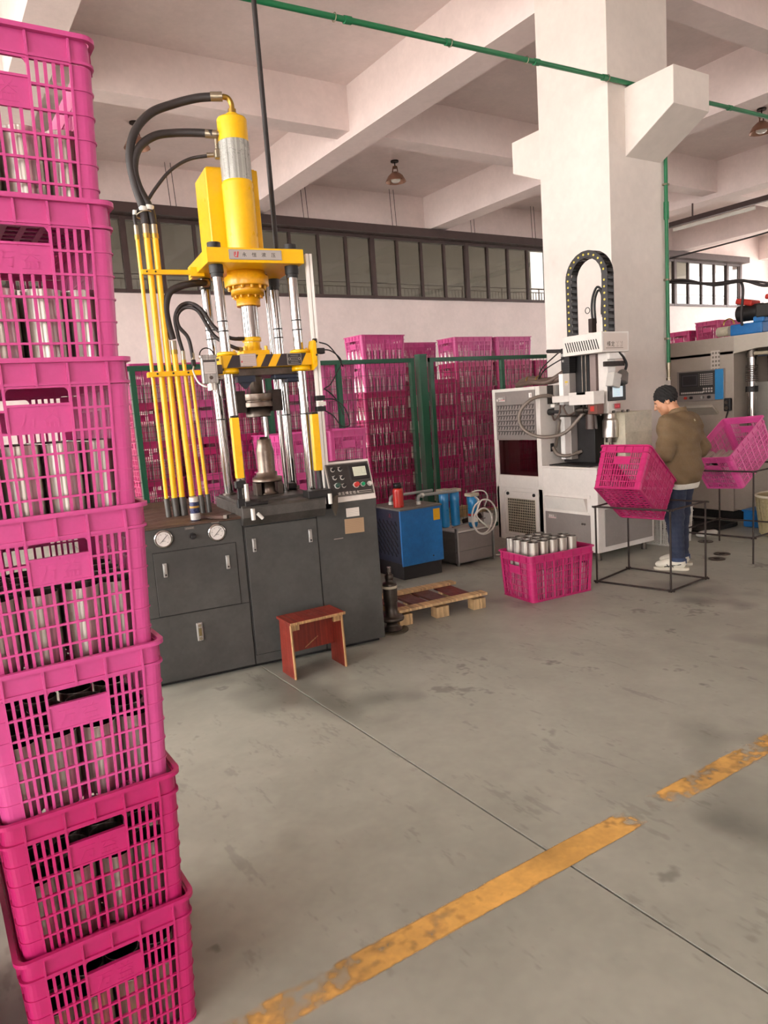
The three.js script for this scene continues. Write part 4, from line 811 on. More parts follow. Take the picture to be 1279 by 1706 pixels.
  const rib = (pts, r, name = 'corrugated_hose') => { const c = new THREE.CatmullRomCurve3(pts.map((p) => V(...p)), false, 'centripetal'); const g = N(); g.add(new THREE.TubeGeometry(c, 60, r, 10)); const L = c.getLength(), n = Math.round(L / (r * 1.1)); for (let i = 1; i < n; i++) { const t = i / n, p = c.getPointAt(t), d = c.getTangentAt(t); g.bar(p.clone().addScaledVector(d, -r * .2).toArray(), p.clone().addScaledVector(d, r * .2).toArray(), r * 1.15, 10); } return g.to(name, mat(0x85796f, .45, .3), R); };
  rib([[5.90, 1.63, -5.68], [5.83, 1.70, -5.64], [5.62, 1.69, -5.72], [5.5, 1.55, -5.8], [5.5, 1.4, -5.78], [5.58, 1.29, -5.62], [5.75, 1.31, -5.42], [5.85, 1.45, -5.3], [5.9, 1.55, -5.22]], .018);
  rib([[5.86, 1.15, -5.68], [5.84, 1.08, -5.6], [5.88, 1.06, -5.5], [6.0, 1.1, -5.4]], .018);
  rib([[5.9, 1.15, -5.68], [5.85, 1.3, -5.6], [5.84, 1.45, -5.55]], .016);
  // thick bundled duct over the top of the cabinet
  N().tube([[6.0, 1.80, -6.35], [5.98, 1.88, -6.25], [5.95, 1.90, -6.05], [5.95, 1.87, -5.85], [6.0, 1.90, -5.66], [6.05, 2.03, -5.55], [6.05, 2.2, -5.52]], .04, 50, 14).tube([[5.95, 1.85, -6.3], [5.9, 1.87, -6.0], [5.93, 1.86, -5.8], [6.0, 1.95, -5.62]], .028, 40, 12).to('cable_bundle', M.duct, R);
  for (const z of [-6.1, -5.95]) N().torus(.045, .006, 5.95, 1.89, z, 0, 0, 0).to('tape_band', M.brass, R);
  N().tube([[5.9, 1.9, -5.9], [5.8, 2.0, -5.75], [5.8, 2.12, -5.55], [5.85, 2.2, -5.45]], .007, 40, 8).tube([[5.95, 1.9, -5.95], [5.85, 1.99, -5.75], [5.85, 2.05, -5.6], [5.9, 2.1, -5.5]], .007, 40, 8).to('cable', M.hose, R);
  N().bar([6.1, 2.16, -5.5], [6.1, 2.20, -5.95], .02, 10).to('support_rod', M.black, R);
  // black mast with silver lift axis
  N().span(6.0, .978, -5.66, 6.2, 2.2, -5.22, .006).to('mast', M.black, R);
  { const l = N().span(5.90, 1.02, -5.595, 6.0, 1.93, -5.455, .004).to('lift_axis', mat(0xb8b0a9, .45, .35), R);
    N().span(5.893, 1.02, -5.597, 5.905, 1.93, -5.54, .002).to('cover_strip', mat(0xf2efea, .35, .1, { tex: null }), l);
    printed(l, 'caution_label', .05, .05, .002, m4(5.898, 1.83, -5.495, 0, -PI / 2, 0), (c, w, h) => { c.fillStyle = '#b9b0aa'; c.fillRect(0, 0, w, h); c.fillStyle = '#d0b433'; c.fillRect(6, 6, w - 12, h * .4); c.beginPath(); c.moveTo(16, h - 6); c.lineTo(34, h - 6); c.lineTo(25, h * .6); c.fill(); }, 64); }
  { const m = N().rbox(.1, .2, .1, .008, 5.94, 2.03, -5.49).rbox(.11, .06, .11, .006, 5.94, 2.15, -5.49).to('servo_motor', M.black, R); N().cyl(.016, .016, .03, 5.885, 2.12, -5.52, 0, 0, PI / 2).cyl(.012, .012, .03, 5.885, 2.06, -5.51, 0, 0, PI / 2).to('plug', M.alu, m);
    for (let i = 0; i < 6; i++) N().box(.104, .006, .104, 5.94, 1.95 + i * .024, -5.49).to('cooling_fin', M.cabinetDark, m); }
  // second slim rails of the mast
  for (const z of [-5.33, -5.28]) N().bar([5.96, 1.55, z], [5.96, 2.12, z], .009, 8).to('guide_rod', M.darkSteel, R);
  N().span(5.97, 1.5, -5.24, 6.1, 2.14, -5.16, .004).span(6.0, 1.5, -5.16, 6.1, 2.14, -5.10, .004).to('column_cover', mat(0x8d7d77, .5, .3), R);
  // top housing with louvres and a lettered side
  { const h = N().span(5.83, 2.10, -5.47, 6.24, 2.30, -4.955, .006).to('top_housing', M.whitePaint, R);
    for (let i = 0; i < 14; i++) N().prism([[0, 0], [.012, 0], [.045, .10], [.033, .10]], .006, m4(5.828, 2.135, -5.43 + i * .031, 0, PI / 2, 0).multiply(m4(-.04, 0, 0))).to('louvre_slot', M.seam, h);
    printed(h, 'lettered_side', .36, .17, .003, m4(6.035, 2.2, -4.954), (c, w, h2) => { c.fillStyle = '#c9bcb2'; c.fillRect(0, 0, w, h2); const ks = ['mo', 'ding']; ks.forEach((k, i) => strokes(c, k, w * (.14 + i * .17), h2 * .48, h2 * .3, '#62564c', 5)); c.strokeStyle = '#a4958b'; c.lineWidth = 5; for (const [x, k] of [[.52, 0], [.68, 1]]) { c.beginPath(); c.moveTo(w * x, h2 * .5); c.lineTo(w * (x + .04), h2 * .56); c.moveTo(w * (x + .09), h2 * .48); c.lineTo(w * (x + .02), h2 * .78); c.lineTo(w * (x + .1), h2 * .74); if (k) { c.lineTo(w * (x + .1), h2 * .5); } c.stroke(); } fakeLines(c, w * .1, h2 * .82, w * .8, h2 * .9, 1, '#8d7f75', 7); }, 320); }
  // gantry behind: white block, small cable loop
  N().span(6.1, 2.30, -5.22, 6.2, 2.47, -5.14, .004).to('cable_tray', M.whitePaint, R);
  N().rbox(.07, .14, .05, .004, 6.1, 2.40, -5.3).to('sensor_box', M.iron, R);
  N().tube([[6.12, 2.42, -5.31], [6.12, 2.6, -5.32], [6.12, 2.72, -5.29], [6.12, 2.78, -5.24], [6.12, 2.74, -5.19], [6.12, 2.5, -5.19]], .012, 40, 8).tube([[6.14, 2.42, -5.29], [6.14, 2.6, -5.3], [6.14, 2.7, -5.28], [6.14, 2.75, -5.24], [6.14, 2.7, -5.2], [6.14, 2.5, -5.2]], .012, 40, 8).rbox(.03, .28, .05, .004, 6.17, 2.58, -5.2).to('cable_loop', M.black, R);
  N().torus(.03, .004, 6.1, 2.56, -5.36, 0, PI / 2).to('cable', M.black, R);
  // arched energy chain: separate links with yellow pins
  {
    const ch = sub(R, 'cable_chain'), cz = -5.33, cy = 2.875, r = .24, links = [];
    const y0 = 2.30, n1 = 9, n2 = 11;
    for (let i = 0; i < n1; i++) links.push([cz - r, y0 + (cy - y0) * (i + .5) / n1, 0]);
    for (let i = 0; i < n2; i++) { const a = PI - PI * (i + .5) / n2; links.push([cz + r * Math.cos(a), cy + r * Math.sin(a), PI / 2 - (a - PI / 2) - PI / 2 ]); }
    for (let i = 0; i < n1; i++) links.push([cz + r, cy - (cy - y0) * (i + .5) / n1, 0]);
    const lk = N().rbox(.012, .078, .076, .006, -.045, 0, 0).rbox(.012, .078, .076, .006, .045, 0, 0).box(.09, .03, .008, 0, 0, .033).box(.09, .03, .008, 0, 0, -.033).geo(), pin = N().cyl(.011, .011, .006, -.052, -.02, 0, 0, 0, PI / 2, 12).geo(), pm = mat(0xd8c64a, .4);
    const step = (cy - y0) / n1;
    links.forEach(([z, y, a], i) => { const o = new THREE.Mesh(lk, M.black); o.name = 'chain_link'; o.castShadow = o.receiveShadow = true; o.position.set(6.1, y, z); let ang = 0; if (i >= n1 && i < n1 + n2) { const t = PI - PI * (i - n1 + .5) / n2; ang = -(t - PI / 2) + (t > PI / 2 ? 0 : 0); ang = PI / 2 - t; } o.rotation.x = i < n1 ? 0 : i < n1 + n2 ? (PI - (PI - PI * (i - n1 + .5) / n2)) : 0; ch.add(o); const p = new THREE.Mesh(pin, pm); p.name = 'pin'; p.position.copy(o.position); p.rotation.copy(o.rotation); ch.add(p); });
  }
  // carriage with gripper
  { const c = N().rbox(.14, .07, .27, .006, 5.86, 1.665, -5.47).to('carriage', M.whitePaint, R);
    N().rbox(.16, .13, .33, .006, 5.83, 1.66, -5.17).to('carriage_cover', M.whitePaint, c);
    N().rbox(.004, .03, .12, .002, 5.752, 1.71, -5.17).to('display_slot', M.black, c);
    N().rbox(.1, .11, .28, .006, 5.86, 1.55, -5.46).to('gripper_body', mat(0x8b8781, .4, .5), c);
    N().bar([5.84, 1.535, -5.5], [5.84, 1.535, -5.72], .035, 18).to('gripper_cylinder', M.black, c); N().cyl(.036, .036, .03, 5.84, 1.535, -5.73, PI / 2).to('cylinder_cap', M.alu, c);
    N().rbox(.05, .04, .06, .008, 5.83, 1.60, -5.62).to('air_fitting', M.plasticWhite, c);
    N().bar([5.84, 1.54, -5.35], [5.84, 1.54, -5.1], .022, 14).bar([5.84, 1.54, -5.27], [5.84, 1.54, -5.2], .034, 14).to('gripper_rod', M.darkSteel, c);
    N().rbox(.1, .1, .12, .006, 5.84, 1.545, -5.06).to('clamp_head', mat(0x6b4338, .5, .3), c); N().rbox(.004, .05, .05, .002, 5.788, 1.55, -5.06).to('red_tag', M.red, c);
    N().cyl(.06, .055, .15, 5.86, 1.42, -5.14, 0, 0, 0, 28).to('drive_motor', mat(0x4f443f, .4, .5), c);
    N().bar([5.9, 1.49, -5.6], [5.9, 1.49, -5.05], .018, 10).to('linear_rail', M.darkSteel, c);
    N().tube([[5.8, 1.6, -5.5], [5.74, 1.52, -5.46], [5.76, 1.45, -5.55], [5.8, 1.5, -5.62]], .009, 30, 8).tube([[5.78, 1.6, -5.42], [5.72, 1.58, -5.38], [5.74, 1.5, -5.34], [5.8, 1.52, -5.3]], .009, 30, 8).to('air_line', M.duct, c); }
  // spindle
  { const s = N().lathe([[0, 1.24], [.078, 1.24], [.08, 1.245], [.08, 1.41], [.07, 1.43], [.062, 1.44], [.062, 1.54], [.05, 1.55], [0, 1.55]], 6.1, 0, -5.1, 36).to('spindle', M.steel, R);
    N().cyl(.05, .05, .05, 6.1, 1.215, -5.1, 0, 0, 0, 24).to('chuck', M.darkSteel, s); for (const x of [-.02, .02]) N().cyl(.009, .009, .12, 6.1 + x, 1.13, -5.1).to('drill_rod', M.darkSteel, s); N().rbox(.12, .08, .1, .004, 6.1, 1.06, -5.1).to('fixture', mat(0x4b443a, .5, .4), s); }
  // operator column, screen, lamp
  N().span(6.14, .965, -5.9, 6.57, 1.49, Z1, .006).to('rear_cabinet', M.beige, R);
  N().span(6.15, 1.27, Z1, 6.56, 1.285, Z1 + .01).to('rear_seam', M.beige, R);
  N().span(5.96, 1.49, -5.12, 6.08, 2.10, -5.0, .006).to('operator_column', M.whitePaint, R);
  { const h = N().rbox(.25, .17, .03, .006, 6.07, 1.70, -4.985).to('screen_housing', M.black, R);
    printed(h, 'screen', .155, .105, .004, m4(6.065, 1.705, -4.969), (c, w, h2) => { c.fillStyle = '#dfe6ea'; c.fillRect(0, 0, w, h2); fakeLines(c, 16, 10, w * .72, h2 - 8, 7, '#79b4cc', 6); }, 192, { emissive: 0xa8c8d4, emissiveIntensity: .5 });
    printed(R, 'red_readout', .09, .05, .012, m4(6.07, 1.56, -4.985), (c, w, h2) => { c.fillStyle = '#5c1418'; c.fillRect(0, 0, w, h2); c.fillStyle = '#ff5a66'; c.font = 'bold 34px monospace'; c.textAlign = 'center'; c.fillText('0.00', w / 2, h2 * .68); }, 128, { emissive: 0xa01420, emissiveIntensity: .6 });
    for (const x of [6.0, 6.14, 6.22]) N().cyl(.014, .014, .02, x, 1.505, -4.97, PI / 2).to('switch', M.darkSteel, R); }
  N().span(5.96, 2.03, -5.0, 6.2, 2.095, -4.97, .004).to('lamp_bracket', M.whitePaint, R);
  N().rbox(.3, .05, .03, .006, 6.04, 1.985, -4.985).to('lamp_bracket', M.iron, R);
  { const l = N().rbox(.12, .14, .09, .008, 6.0, 1.82, -4.96, 0, 0, -.25).to('work_lamp', mat(0xb9b5ae, .5), R); N().lathe([[.03, 0], [.05, .02], [.075, .12], [.06, .13], [0, .13]], 6.16, 1.91, -4.96, 24, 0, 0, PI - .5).to('lamp_cone', mat(0x6a645f, .5, .3), l); N().tube([[6.1, 2.1, -4.98], [6.16, 2.05, -4.97], [6.2, 1.97, -4.96], [6.17, 1.9, -4.96]], .014, 30, 10).to('lamp_neck', M.black, l); }
}
// ---------------------------------------------------------------- grey CNC press at the far side (front faces -x)
{
  const C = thing('cnc_press', 'large grey press with a control panel, keypad and blue side strip, behind the worker', 'press', [0, 0, 0]);
  const X = 8.5, g1 = mat(0xa09488, .5, .05, { k: .8 }), g2 = mat(0xb0a698, .5, .05, { k: .8 });
  N().span(X, .12, -6.12, 10.0, 2.1, -5.22, .008).to('electric_cabinet', g1, C);
  N().prism([[0, 2.06], [1.5, 2.06], [1.5, 2.27], [0, 2.27]], .9, m4(X, 0, -6.12).multiply(m4(0, 0, 0))).to('head_beam', g1, C);
  N().prism([[0, 2.06], [.29, 2.10], [1.8, 2.10], [1.8, 2.27], [0, 2.27]], 1.5, m4(X + 1.5, 0, -5.22, 0, -PI / 2, 0)).to('head_block', g2, C);
  N().span(9.6, .12, -5.22, 10.1, 2.1, -3.4).to('rear_plate', g1, C);
  N().span(X + .02, .14, -5.22, 10.1, .95, -3.4, .008).to('bed', g1, C);
  N().span(X + .1, 0, -6.05, 10.1, .13, -3.5).to('plinth', M.seam, C);
  for (const [x, z] of [[X + .12, -5.06], [X + .12, -4.42]]) { const c = N().cyl(.05, .05, 1.15, x, 1.52, z, 0, 0, 0, 24).to('column', M.chrome, C); N().cyl(.06, .06, .1, x, 2.05, z).to('nut', M.darkSteel, c); const s = N(); for (let i = 0; i < 9; i++) s.torus(.062, .008, x, 1.72 + i * .022, z, PI / 2); s.to('spring_rings', M.darkSteel, c); N().cyl(.07, .07, .07, x, 1.62, z).to('collar', M.black, c); }
  N().span(X + .1, 2.0, -4.98, 9.5, 2.06, -3.5).to('slide_plate', M.navy, C);
  N().cyl(.1, .1, .16, X + .2, 1.95, -4.75).cyl(.08, .09, .1, X + .2, 1.84, -4.75).to('ram_head', M.darkSteel, C);
  N().tube([[X + .02, 2.04, -4.97], [X + .02, 2.03, -4.7], [X + .02, 2.04, -4.4], [X + .02, 2.03, -4.0]], .022, 30, 8).to('rope', mat(0xb9ab92, .8, 0, { tex: weave, k: 6 }), C);
  N().lathe([[0, 1.2], [.03, 1.2], [.03, 1.25], [.055, 1.26], [.055, 1.42], [.03, 1.43], [.03, 1.5], [0, 1.5]], X + .1, 0, -4.75, 24).to('air_filter', M.plasticWhite, C);
  N().span(X + .12, .95, -5.2, X + .3, 1.05, -3.6).to('tool_table', M.iron, C);
  N().span(X + .3, 1.0, -5.15, X + .34, 1.7, -3.6).to('guard_screen', mat(0x9a948c, .4, .2), C);
  // control panel
  { const p = N().span(X - .02, 1.51, -5.99, X, 1.895, -5.33, .004).to('control_panel', M.greyPanel, C);
    N().span(X - .026, 1.59, -5.955, X - .02, 1.88, -5.45).to('keypad_plate', mat(0x35312f, .5), p);
    printed(p, 'crt_screen', .25, .17, .006, m4(X - .027, 1.775, -5.80, 0, -PI / 2, 0), (c, w, h) => { c.fillStyle = '#1d1c1f'; c.fillRect(0, 0, w, h); c.strokeStyle = '#3a383d'; c.lineWidth = 8; c.strokeRect(12, 12, w - 24, h - 24); }, 128);
    printed(p, 'keypad', .2, .17, .006, m4(X - .027, 1.775, -5.565, 0, -PI / 2, 0), (c, w, h) => { c.fillStyle = '#2a2727'; c.fillRect(0, 0, w, h); c.fillStyle = '#a8a19a'; for (let i = 0; i < 7; i++) for (let j = 0; j < 6; j++) c.fillRect(8 + i * (w - 12) / 7, 8 + j * (h - 12) / 6, (w - 12) / 7 - 6, (h - 12) / 6 - 6); }, 128);
    printed(p, 'key_row', .48, .09, .006, m4(X - .027, 1.64, -5.70, 0, -PI / 2, 0), (c, w, h) => { c.fillStyle = '#2a2727'; c.fillRect(0, 0, w, h); c.fillStyle = '#b5aea6'; for (let i = 0; i < 12; i++) c.fillRect(8 + i * w * .055, h * .62, w * .045, h * .25); for (let i = 0; i < 8; i++) for (let j = 0; j < 2; j++) c.fillRect(w * .68 + (i % 4) * w * .075, h * (.15 + j * .38), w * .05, h * .25); }, 256);
    N().span(X - .03, 1.52, -5.45, X - .002, 1.89, -5.34, .003).to('blue_strip', M.blueLight, p);
    for (const [z, m] of [[-5.86, M.red], [-5.78, M.black], [-5.62, M.alu], [-5.53, M.black]]) N().cyl(.018, .018, .03, X - .03, 1.555, z, 0, 0, PI / 2).to('button', m, p); }
  N().prism([[0, 0], [.13, .10], [.13, .13], [0, .03]], .5, m4(X, 1.33, -5.42, 0, PI, 0)).to('keyboard_shelf', g2, C);
  printed(C, 'paper_chart', .12, .3, .003, m4(X - .003, 1.97, -5.46, 0, -PI / 2, 0), (c, w, h) => { c.fillStyle = '#b5aaa0'; c.fillRect(0, 0, w, h); c.fillStyle = '#6d645c'; for (let i = 0; i < 3; i++) for (let j = 0; j < 6; j++) c.fillRect(10 + i * w / 3, 10 + j * h / 6, w / 5, h / 12); }, 64);
  { const q = N().rbox(.05, .16, .09, .015, X - .04, 1.45, -5.27).to('hand_pendant', M.black, C); for (const y of [1.41, 1.48]) N().cyl(.022, .022, .02, X - .07, y, -5.27, 0, 0, PI / 2).to('dial', M.darkSteel, q); N().tube([[X - .04, 1.37, -5.27], [X - .04, 1.25, -5.3], [X - .03, 1.1, -5.28], [X - .01, 1.0, -5.25]], .01, 30, 8).to('cord', M.black, q); }
  // cylinders and drives on top
  for (const [x, z] of [[8.9, -4.78], [9.05, -4.33]]) { const c = N().cyl(.14, .14, .9, x, 2.74, z, 0, 0, 0, 30).to('top_cylinder', M.alu, C); N().cyl(.145, .145, .03, x, 3.2, z, 0, 0, 0, 30).to('cylinder_cap', mat(0x9c5a3a, .5), c); for (let i = 0; i < 6; i++) { const a = i * PI / 3 + .3; N().cyl(.012, .012, .9, x + .155 * Math.cos(a), 2.74, z + .155 * Math.sin(a), 0, 0, 0, 8).to('tie_rod', M.chrome, c); } }
  { const d = N().rbox(.3, .14, .42, .02, 9.0, 2.36, -5.28).rbox(.2, .08, .14, .02, 9.0, 2.46, -5.15).to('blue_pump', M.blue, C); N().cyl(.1, .1, .3, 9.0, 2.56, -5.30, PI / 2).to('pump_motor', M.black, d); N().rbox(.22, .16, .26, .02, 9.0, 2.56, -5.05).to('drive_box', M.cabinetDark, d); N().rbox(.2, .07, .22, .02, 9.0, 2.69, -5.34, .25).rbox(.18, .06, .2, .02, 9.0, 2.70, -4.98, .2).to('red_cover', M.red, d); N().cyl(.06, .06, .16, 8.85, 2.36, -5.56, PI / 2).to('small_motor', M.beige, d); N().torus(.07, .008, 8.85, 2.44, -5.5, 0, PI / 2, 0, PI).to('pipe_loop', M.brass, d); }
}
// two crate piles behind the grey press: only their tops show over it
for (const [x, z, y0, nm] of [[11.62, -7.93, .0, 'first'], [11.66, -7.42, .11, 'second']]) {
  for (let k = 0; k < 7; k++) putCrate(true, [x, y0 + k * CH, z], PI / 2, k === 6 ? `top pink crate of the ${nm} pile rising behind the grey press` : `pink crate, ${k ? ORD[k] : 'lowest'} in the ${nm} pile behind the grey press`, `pink crates of the ${nm} pile behind the grey press`);
  if (y0) { const t = thing('loading_board', 'thick wooden board under the second crate pile behind the grey press', 'board'); for (let i = 0; i < 5; i++) N().span(x - .37 + i * .148, y0 * .55, z - .24, x - .23 + i * .148, y0, z + .24).to('plank', M.pine, t); for (const q of [-.18, .18]) N().span(x - .37, 0, z + q - .04, x + .37, y0 * .55, z + q + .04).to('bearer', M.pine, t); }
}
// cable runs above the grey press
{
  const t = thing('cable_run', 'bundle of dark cables sagging from the pillar to the press cylinders', 'cable');
  const P = [[8.07, 3.02, -5.95], [8.3, 2.98, -5.75], [8.5, 2.93, -5.5], [8.75, 2.93, -5.25], [8.85, 2.84, -5.05], [8.9, 2.84, -4.95]];
  N().tube(P, .018, 50, 10).to('cable', M.hose, t); N().tube(P.map(([x, y, z], i) => [x, y + .03 * Math.sin(i * 2), z + .02]), .014, 50, 10).to('cable', M.hose, t);
  N().tube([[8.73, 2.93, -5.27], [8.76, 2.85, -5.26], [8.76, 2.5, -5.28], [8.78, 2.4, -5.28]], .016, 30, 10).to('drop_cable', M.hose, t);
  const w = thing('overhead_wire', 'thin dark wire running up from the pillar above the grey press', 'wire');
  N().tube([[8.06, 3.26, -5.9], [9.4, 3.55, -5.4], [11, 3.95, -5.0], [14, 4.5, -4.4]], .01, 30, 8).to('wire', M.hose, w);
}
// blue refrigerated air dryer with flask on top
{
  const t = thing('air_dryer', 'blue box air dryer with a louvred navy side and yellow sticker', 'dryer', [4.15, 0, -6.0], -.03);
  N().span(-.245, .16, -.38, .245, .70, .16, .01).to('body', M.navy, t);
  N().span(-.247, .14, .15, .25, .70, .175, .008).to('front_panel', M.blue, t);
  N().span(-.255, .695, -.39, .255, .715, .18, .006).to('top_cover', mat(0x6f6a63, .7, 0, { tex: grime }), t);
  N().span(-.23, 0, -.36, .235, .16, .15, .006).to('plinth', M.black, t);
  for (let i = 0; i < 10; i++) for (let j = 0; j < 6; j++) N().box(.004, .05, .012, -.247, .25 + i * .035, -.32 + j * .075 + (i % 2) * .03, -.6).to('louvre', M.seam, t);
  printed(t, 'yellow_sticker', .08, .115, .002, m4(.185, .615, .177), (c, w, h) => { c.fillStyle = '#d8a311'; c.fillRect(0, 0, w, h); fakeLines(c, 20, h * .5, w - 20, h * .8, 2, '#b98708', 4); }, 96);
  printed(t, 'red_badge', .07, .05, .002, m4(-.2465, .64, -.02, 0, -PI / 2, 0), (c, w, h) => { c.fillStyle = '#1b202c'; c.fillRect(0, 0, w, h); c.fillStyle = '#7d2435'; c.beginPath(); c.arc(w / 2, h * .4, h * .22, 0, 7); c.fill(); c.fillRect(w * .2, h * .72, w * .6, h * .14); }, 64);
  N().cyl(.008, .008, .004, .12, .2, .177, PI / 2).to('screw', M.black, t);
  for (const [x, z] of [[-.1, -.22], [.08, .02]]) { const q = N().cyl(.024, .024, .03, x, .73, z).to('pipe_socket', M.plasticWhite, t); N().tube([[x, .74, z], [x, .775, z], [x + .015, .795, z], [x + .05, .8, z]], .017, 20, 12).to('elbow', M.greyPipe, q); N().bar([x + .04, .8, z], [x + .065, .8, z], .023, 14).to('union', M.plasticWhite, q); }
  const f = thing('red_flask', 'red flask with a black lid standing on the blue air dryer', 'bottle', [3.99, .716, -5.98]);
  N().lathe([[0, 0], [.05, 0], [.053, .005], [.053, .17], [.048, .185], [.036, .195], [0, .195]], 0, 0, 0, 32).to('body', mat(0xb7281c, .35, 0, { clearcoat: .3 }), f);
  N().lathe([[0, .19], [.038, .19], [.038, .225], [.034, .235], [0, .235]], 0, 0, 0, 28).to('lid', M.black, f); N().rbox(.08, .016, .02, .006, -.005, .238, 0).to('lid_loop', M.black, f);
}
// filters, pipes and the low grey cabinet beside the dryer
{
  const p = thing('air_pipework', 'two grey plastic pipes leading from the dryer to the blue filters', 'pipe');
  N().bar([4.135, .8, -6.22], [4.59, .8, -6.22], .016, 12).to('pipe', M.greyPipe, p); N().bar([4.305, .8, -5.985], [4.73, .79, -5.99], .017, 12).to('pipe', M.greyPipe, p);
  const T = thing('filter_stand', 'low dark grey cabinet carrying three blue air filters', 'cabinet', [4.9, 0, -6.08]);
  N().span(-.25, .02, -.2, .25, .36, .15, .004).to('case', mat(0x75706a, .45, .3, { tex: grime }), T);
  for (const x of [-.252, .24]) N().span(x, 0, .13, x + .018, .40, .17).to('corner_post', M.alu, T);
  N().span(.245, .36, .02, .262, .5, .16, .003).to('end_bracket', M.plasticWhite, T);
  N().span(-.25, .355, -.2, .25, .372, .165, .003).to('top_edge', M.plasticWhite, T);
  N().span(-.23, .03, .15, .23, .148, .156).to('front_panel', M.greyPanel, T); N().span(-.23, .156, .15, .23, .345, .156).to('front_panel', M.greyPanel, T);
  N().bar([-.2, .40, .03], [.25, .44, .05], .007, 8).to('tie_rod', M.chrome, T);
  N().bar([.02, .42, -.05], [.24, .46, -.02], .03, 16).to('solenoid_valve', M.iron, T);
  N().cyl(.03, .03, .05, .1, .41, 0, 0, 0, 1.2).to('green_plug', mat(0x5d8a4d, .5), T);
  N().rbox(.03, .03, .03, .004, .01, .385, .1).to('clip', M.black, T);
  const mk = (x, z, y0, h, r, label) => { const o = thing('air_filter', label, 'filter', [4.9 + x, 0, -6.08 + z]); N().lathe([[0, y0], [r * .8, y0], [r, y0 + .02], [r, y0 + h * .72], [r * 1.08, y0 + h * .74], [r * 1.08, y0 + h], [0, y0 + h]], 0, 0, 0, 28).to('bowl', M.blueLight, o); N().rbox(r * 2.4, .035, r * 2.2, .008, 0, y0 + h + .015, 0).to('head', M.beige, o); return o; };
  mk(-.245, -.03, .40, .38, .05, 'blue air filter nearest the dryer, with a beige head'); mk(-.112, -.02, .40, .37, .05, 'middle blue air filter of the three beside the dryer');
  const o3 = mk(.015, .12, .385, .33, .05, 'blue air filter with a red and white label, hung with white tube');
  N().lathe([[.0515, .44], [.0515, .50]], 0, 0, 0, 28).to('white_label', M.plasticWhite, o3); N().lathe([[.0515, .505], [.0515, .53]], 0, 0, 0, 28).to('red_label', M.red, o3); N().cyl(.015, .02, .015, 0, .38, 0).to('drain', M.fitting, o3);
  const g = thing('pressure_gauge', 'small pale round gauge at the end of the blue filters', 'gauge', [4.98, .62, -5.98]); N().lathe([[0, 0], [.038, 0], [.04, .01], [.034, .03], [0, .032]], 0, 0, 0, 24, PI / 2.2).to('case', M.greyPipe, g); N().lathe([[0, .033], [.033, .033]], 0, 0, 0, 24, PI / 2.2).to('dial', M.plasticWhite, g);
  const h = thing('coiled_tube', 'loops of white air tube hanging over the labelled blue filter', 'hose');
  const pts = []; for (let i = 0; i <= 34; i++) { const a = i / 34 * 2 * PI * 2.1 + 1.9, r = i < 17 ? .165 : .12, cx = i < 17 ? 4.985 : 4.945, cy = i < 17 ? .49 : .455; pts.push([cx + r * Math.cos(a), cy + r * 1.12 * Math.sin(a), -5.865 + .0012 * i]); }
  N().tube([[4.88, .72, -5.87], ...pts, [5.02, .37, -5.84]], .009, 220, 8).to('tube', M.plasticWhite, h);
  N().tube([[4.95, .75, -6.0], [5.02, .76, -5.98], [5.1, .74, -5.97], [5.14, .68, -5.97], [5.1, .58, -5.98]], .007, 40, 8).to('branch_tube', M.plasticWhite, h);
  const l = thing('loose_hose', 'pale hose lying on the floor from the grey cabinet to the robot cell', 'hose'); N().tube([[5.2, .02, -5.98], [5.35, .012, -5.95], [5.55, .012, -6.02], [5.66, .03, -6.2]], .011, 30, 8).to('hose', M.plasticWhite, l); N().cyl(.014, .014, .05, 5.195, .02, -5.98, 0, 0, PI / 2).to('hose_end', M.fitting, l);
}
// timber pallet with red film-faced boards
{
  const t = thing('timber_pallet', 'pine pallet with dark red boards on the floor before the blue dryer', 'pallet', [3.47, 0, -4.87], -.1);
  const w = .84, d = .58;
  for (const z of [-d / 2 + .05, d / 2 - .05]) N().rbox(w, .022, .1, .002, 0, .119, z).to('edge_plank', M.pine, t);
  for (const [x, ww, m] of [[-.32, .12, M.redWood], [-.13, .14, M.filmBoard], [.06, .15, M.filmBoard], [.28, .16, M.redWood]]) N().rbox(ww, .018, d - .12, .002, x, .097, 0, 0, rr(-.03, .03), 0).to('plank', m, t);
  for (const x of [-.36, -.02, .34]) for (const z of [-d / 2 + .05, d / 2 - .05]) N().rbox(.12, .088, .09, .003, x, .044, z).to('block', M.pine, t);
}
// worn spindle tool standing on the floor
{
  const t = thing('spindle_tool', 'dark turned steel spindle standing upright beside the grey press console', 'tool', [2.935, .0085, -4.60]);
  N().lathe([[0, 0], [.075, 0], [.078, .01], [.05, .03], [.04, .05], [.07, .07], [.095, .078], [.098, .095], [.09, .108], [.05, .115], [.05, .18], [.05, .22], [.056, .225], [.056, .36], [.05, .372], [.03, .376], [.03, .40], [.034, .405], [.034, .43], [.022, .44], [.018, .44], [.018, .49], [0, .49]], 0, 0, 0, 40).to('spindle', mat(0x57504a, .42, .85, { tex: grime, k: 5 }), t);
  N().lathe([[.0565, .33], [.058, .335], [.058, .345], [.0565, .35]], 0, 0, 0, 32).to('collar_band', M.beige, t);
  N().cyl(.019, .019, .04, 0, .475, 0, 0, 0, 0, 6).to('hex_end', M.alu, t);
  const r = thing('steel_disc', 'flat oily steel disc under the standing spindle tool', 'disc', [2.935, 0, -4.60]); void r;
  N().lathe([[0, .004], [.12, .004], [.125, .008], [.125, .0], [0, 0]], 0, 0, 0, 32).to('disc', mat(0x6d6658, .6, .3, { tex: grime }), r); N().lathe([[.05, .008], [.06, .0095], [.055, .0095]], 0, 0, 0, 24).to('groove', M.darkSteel, r);
}
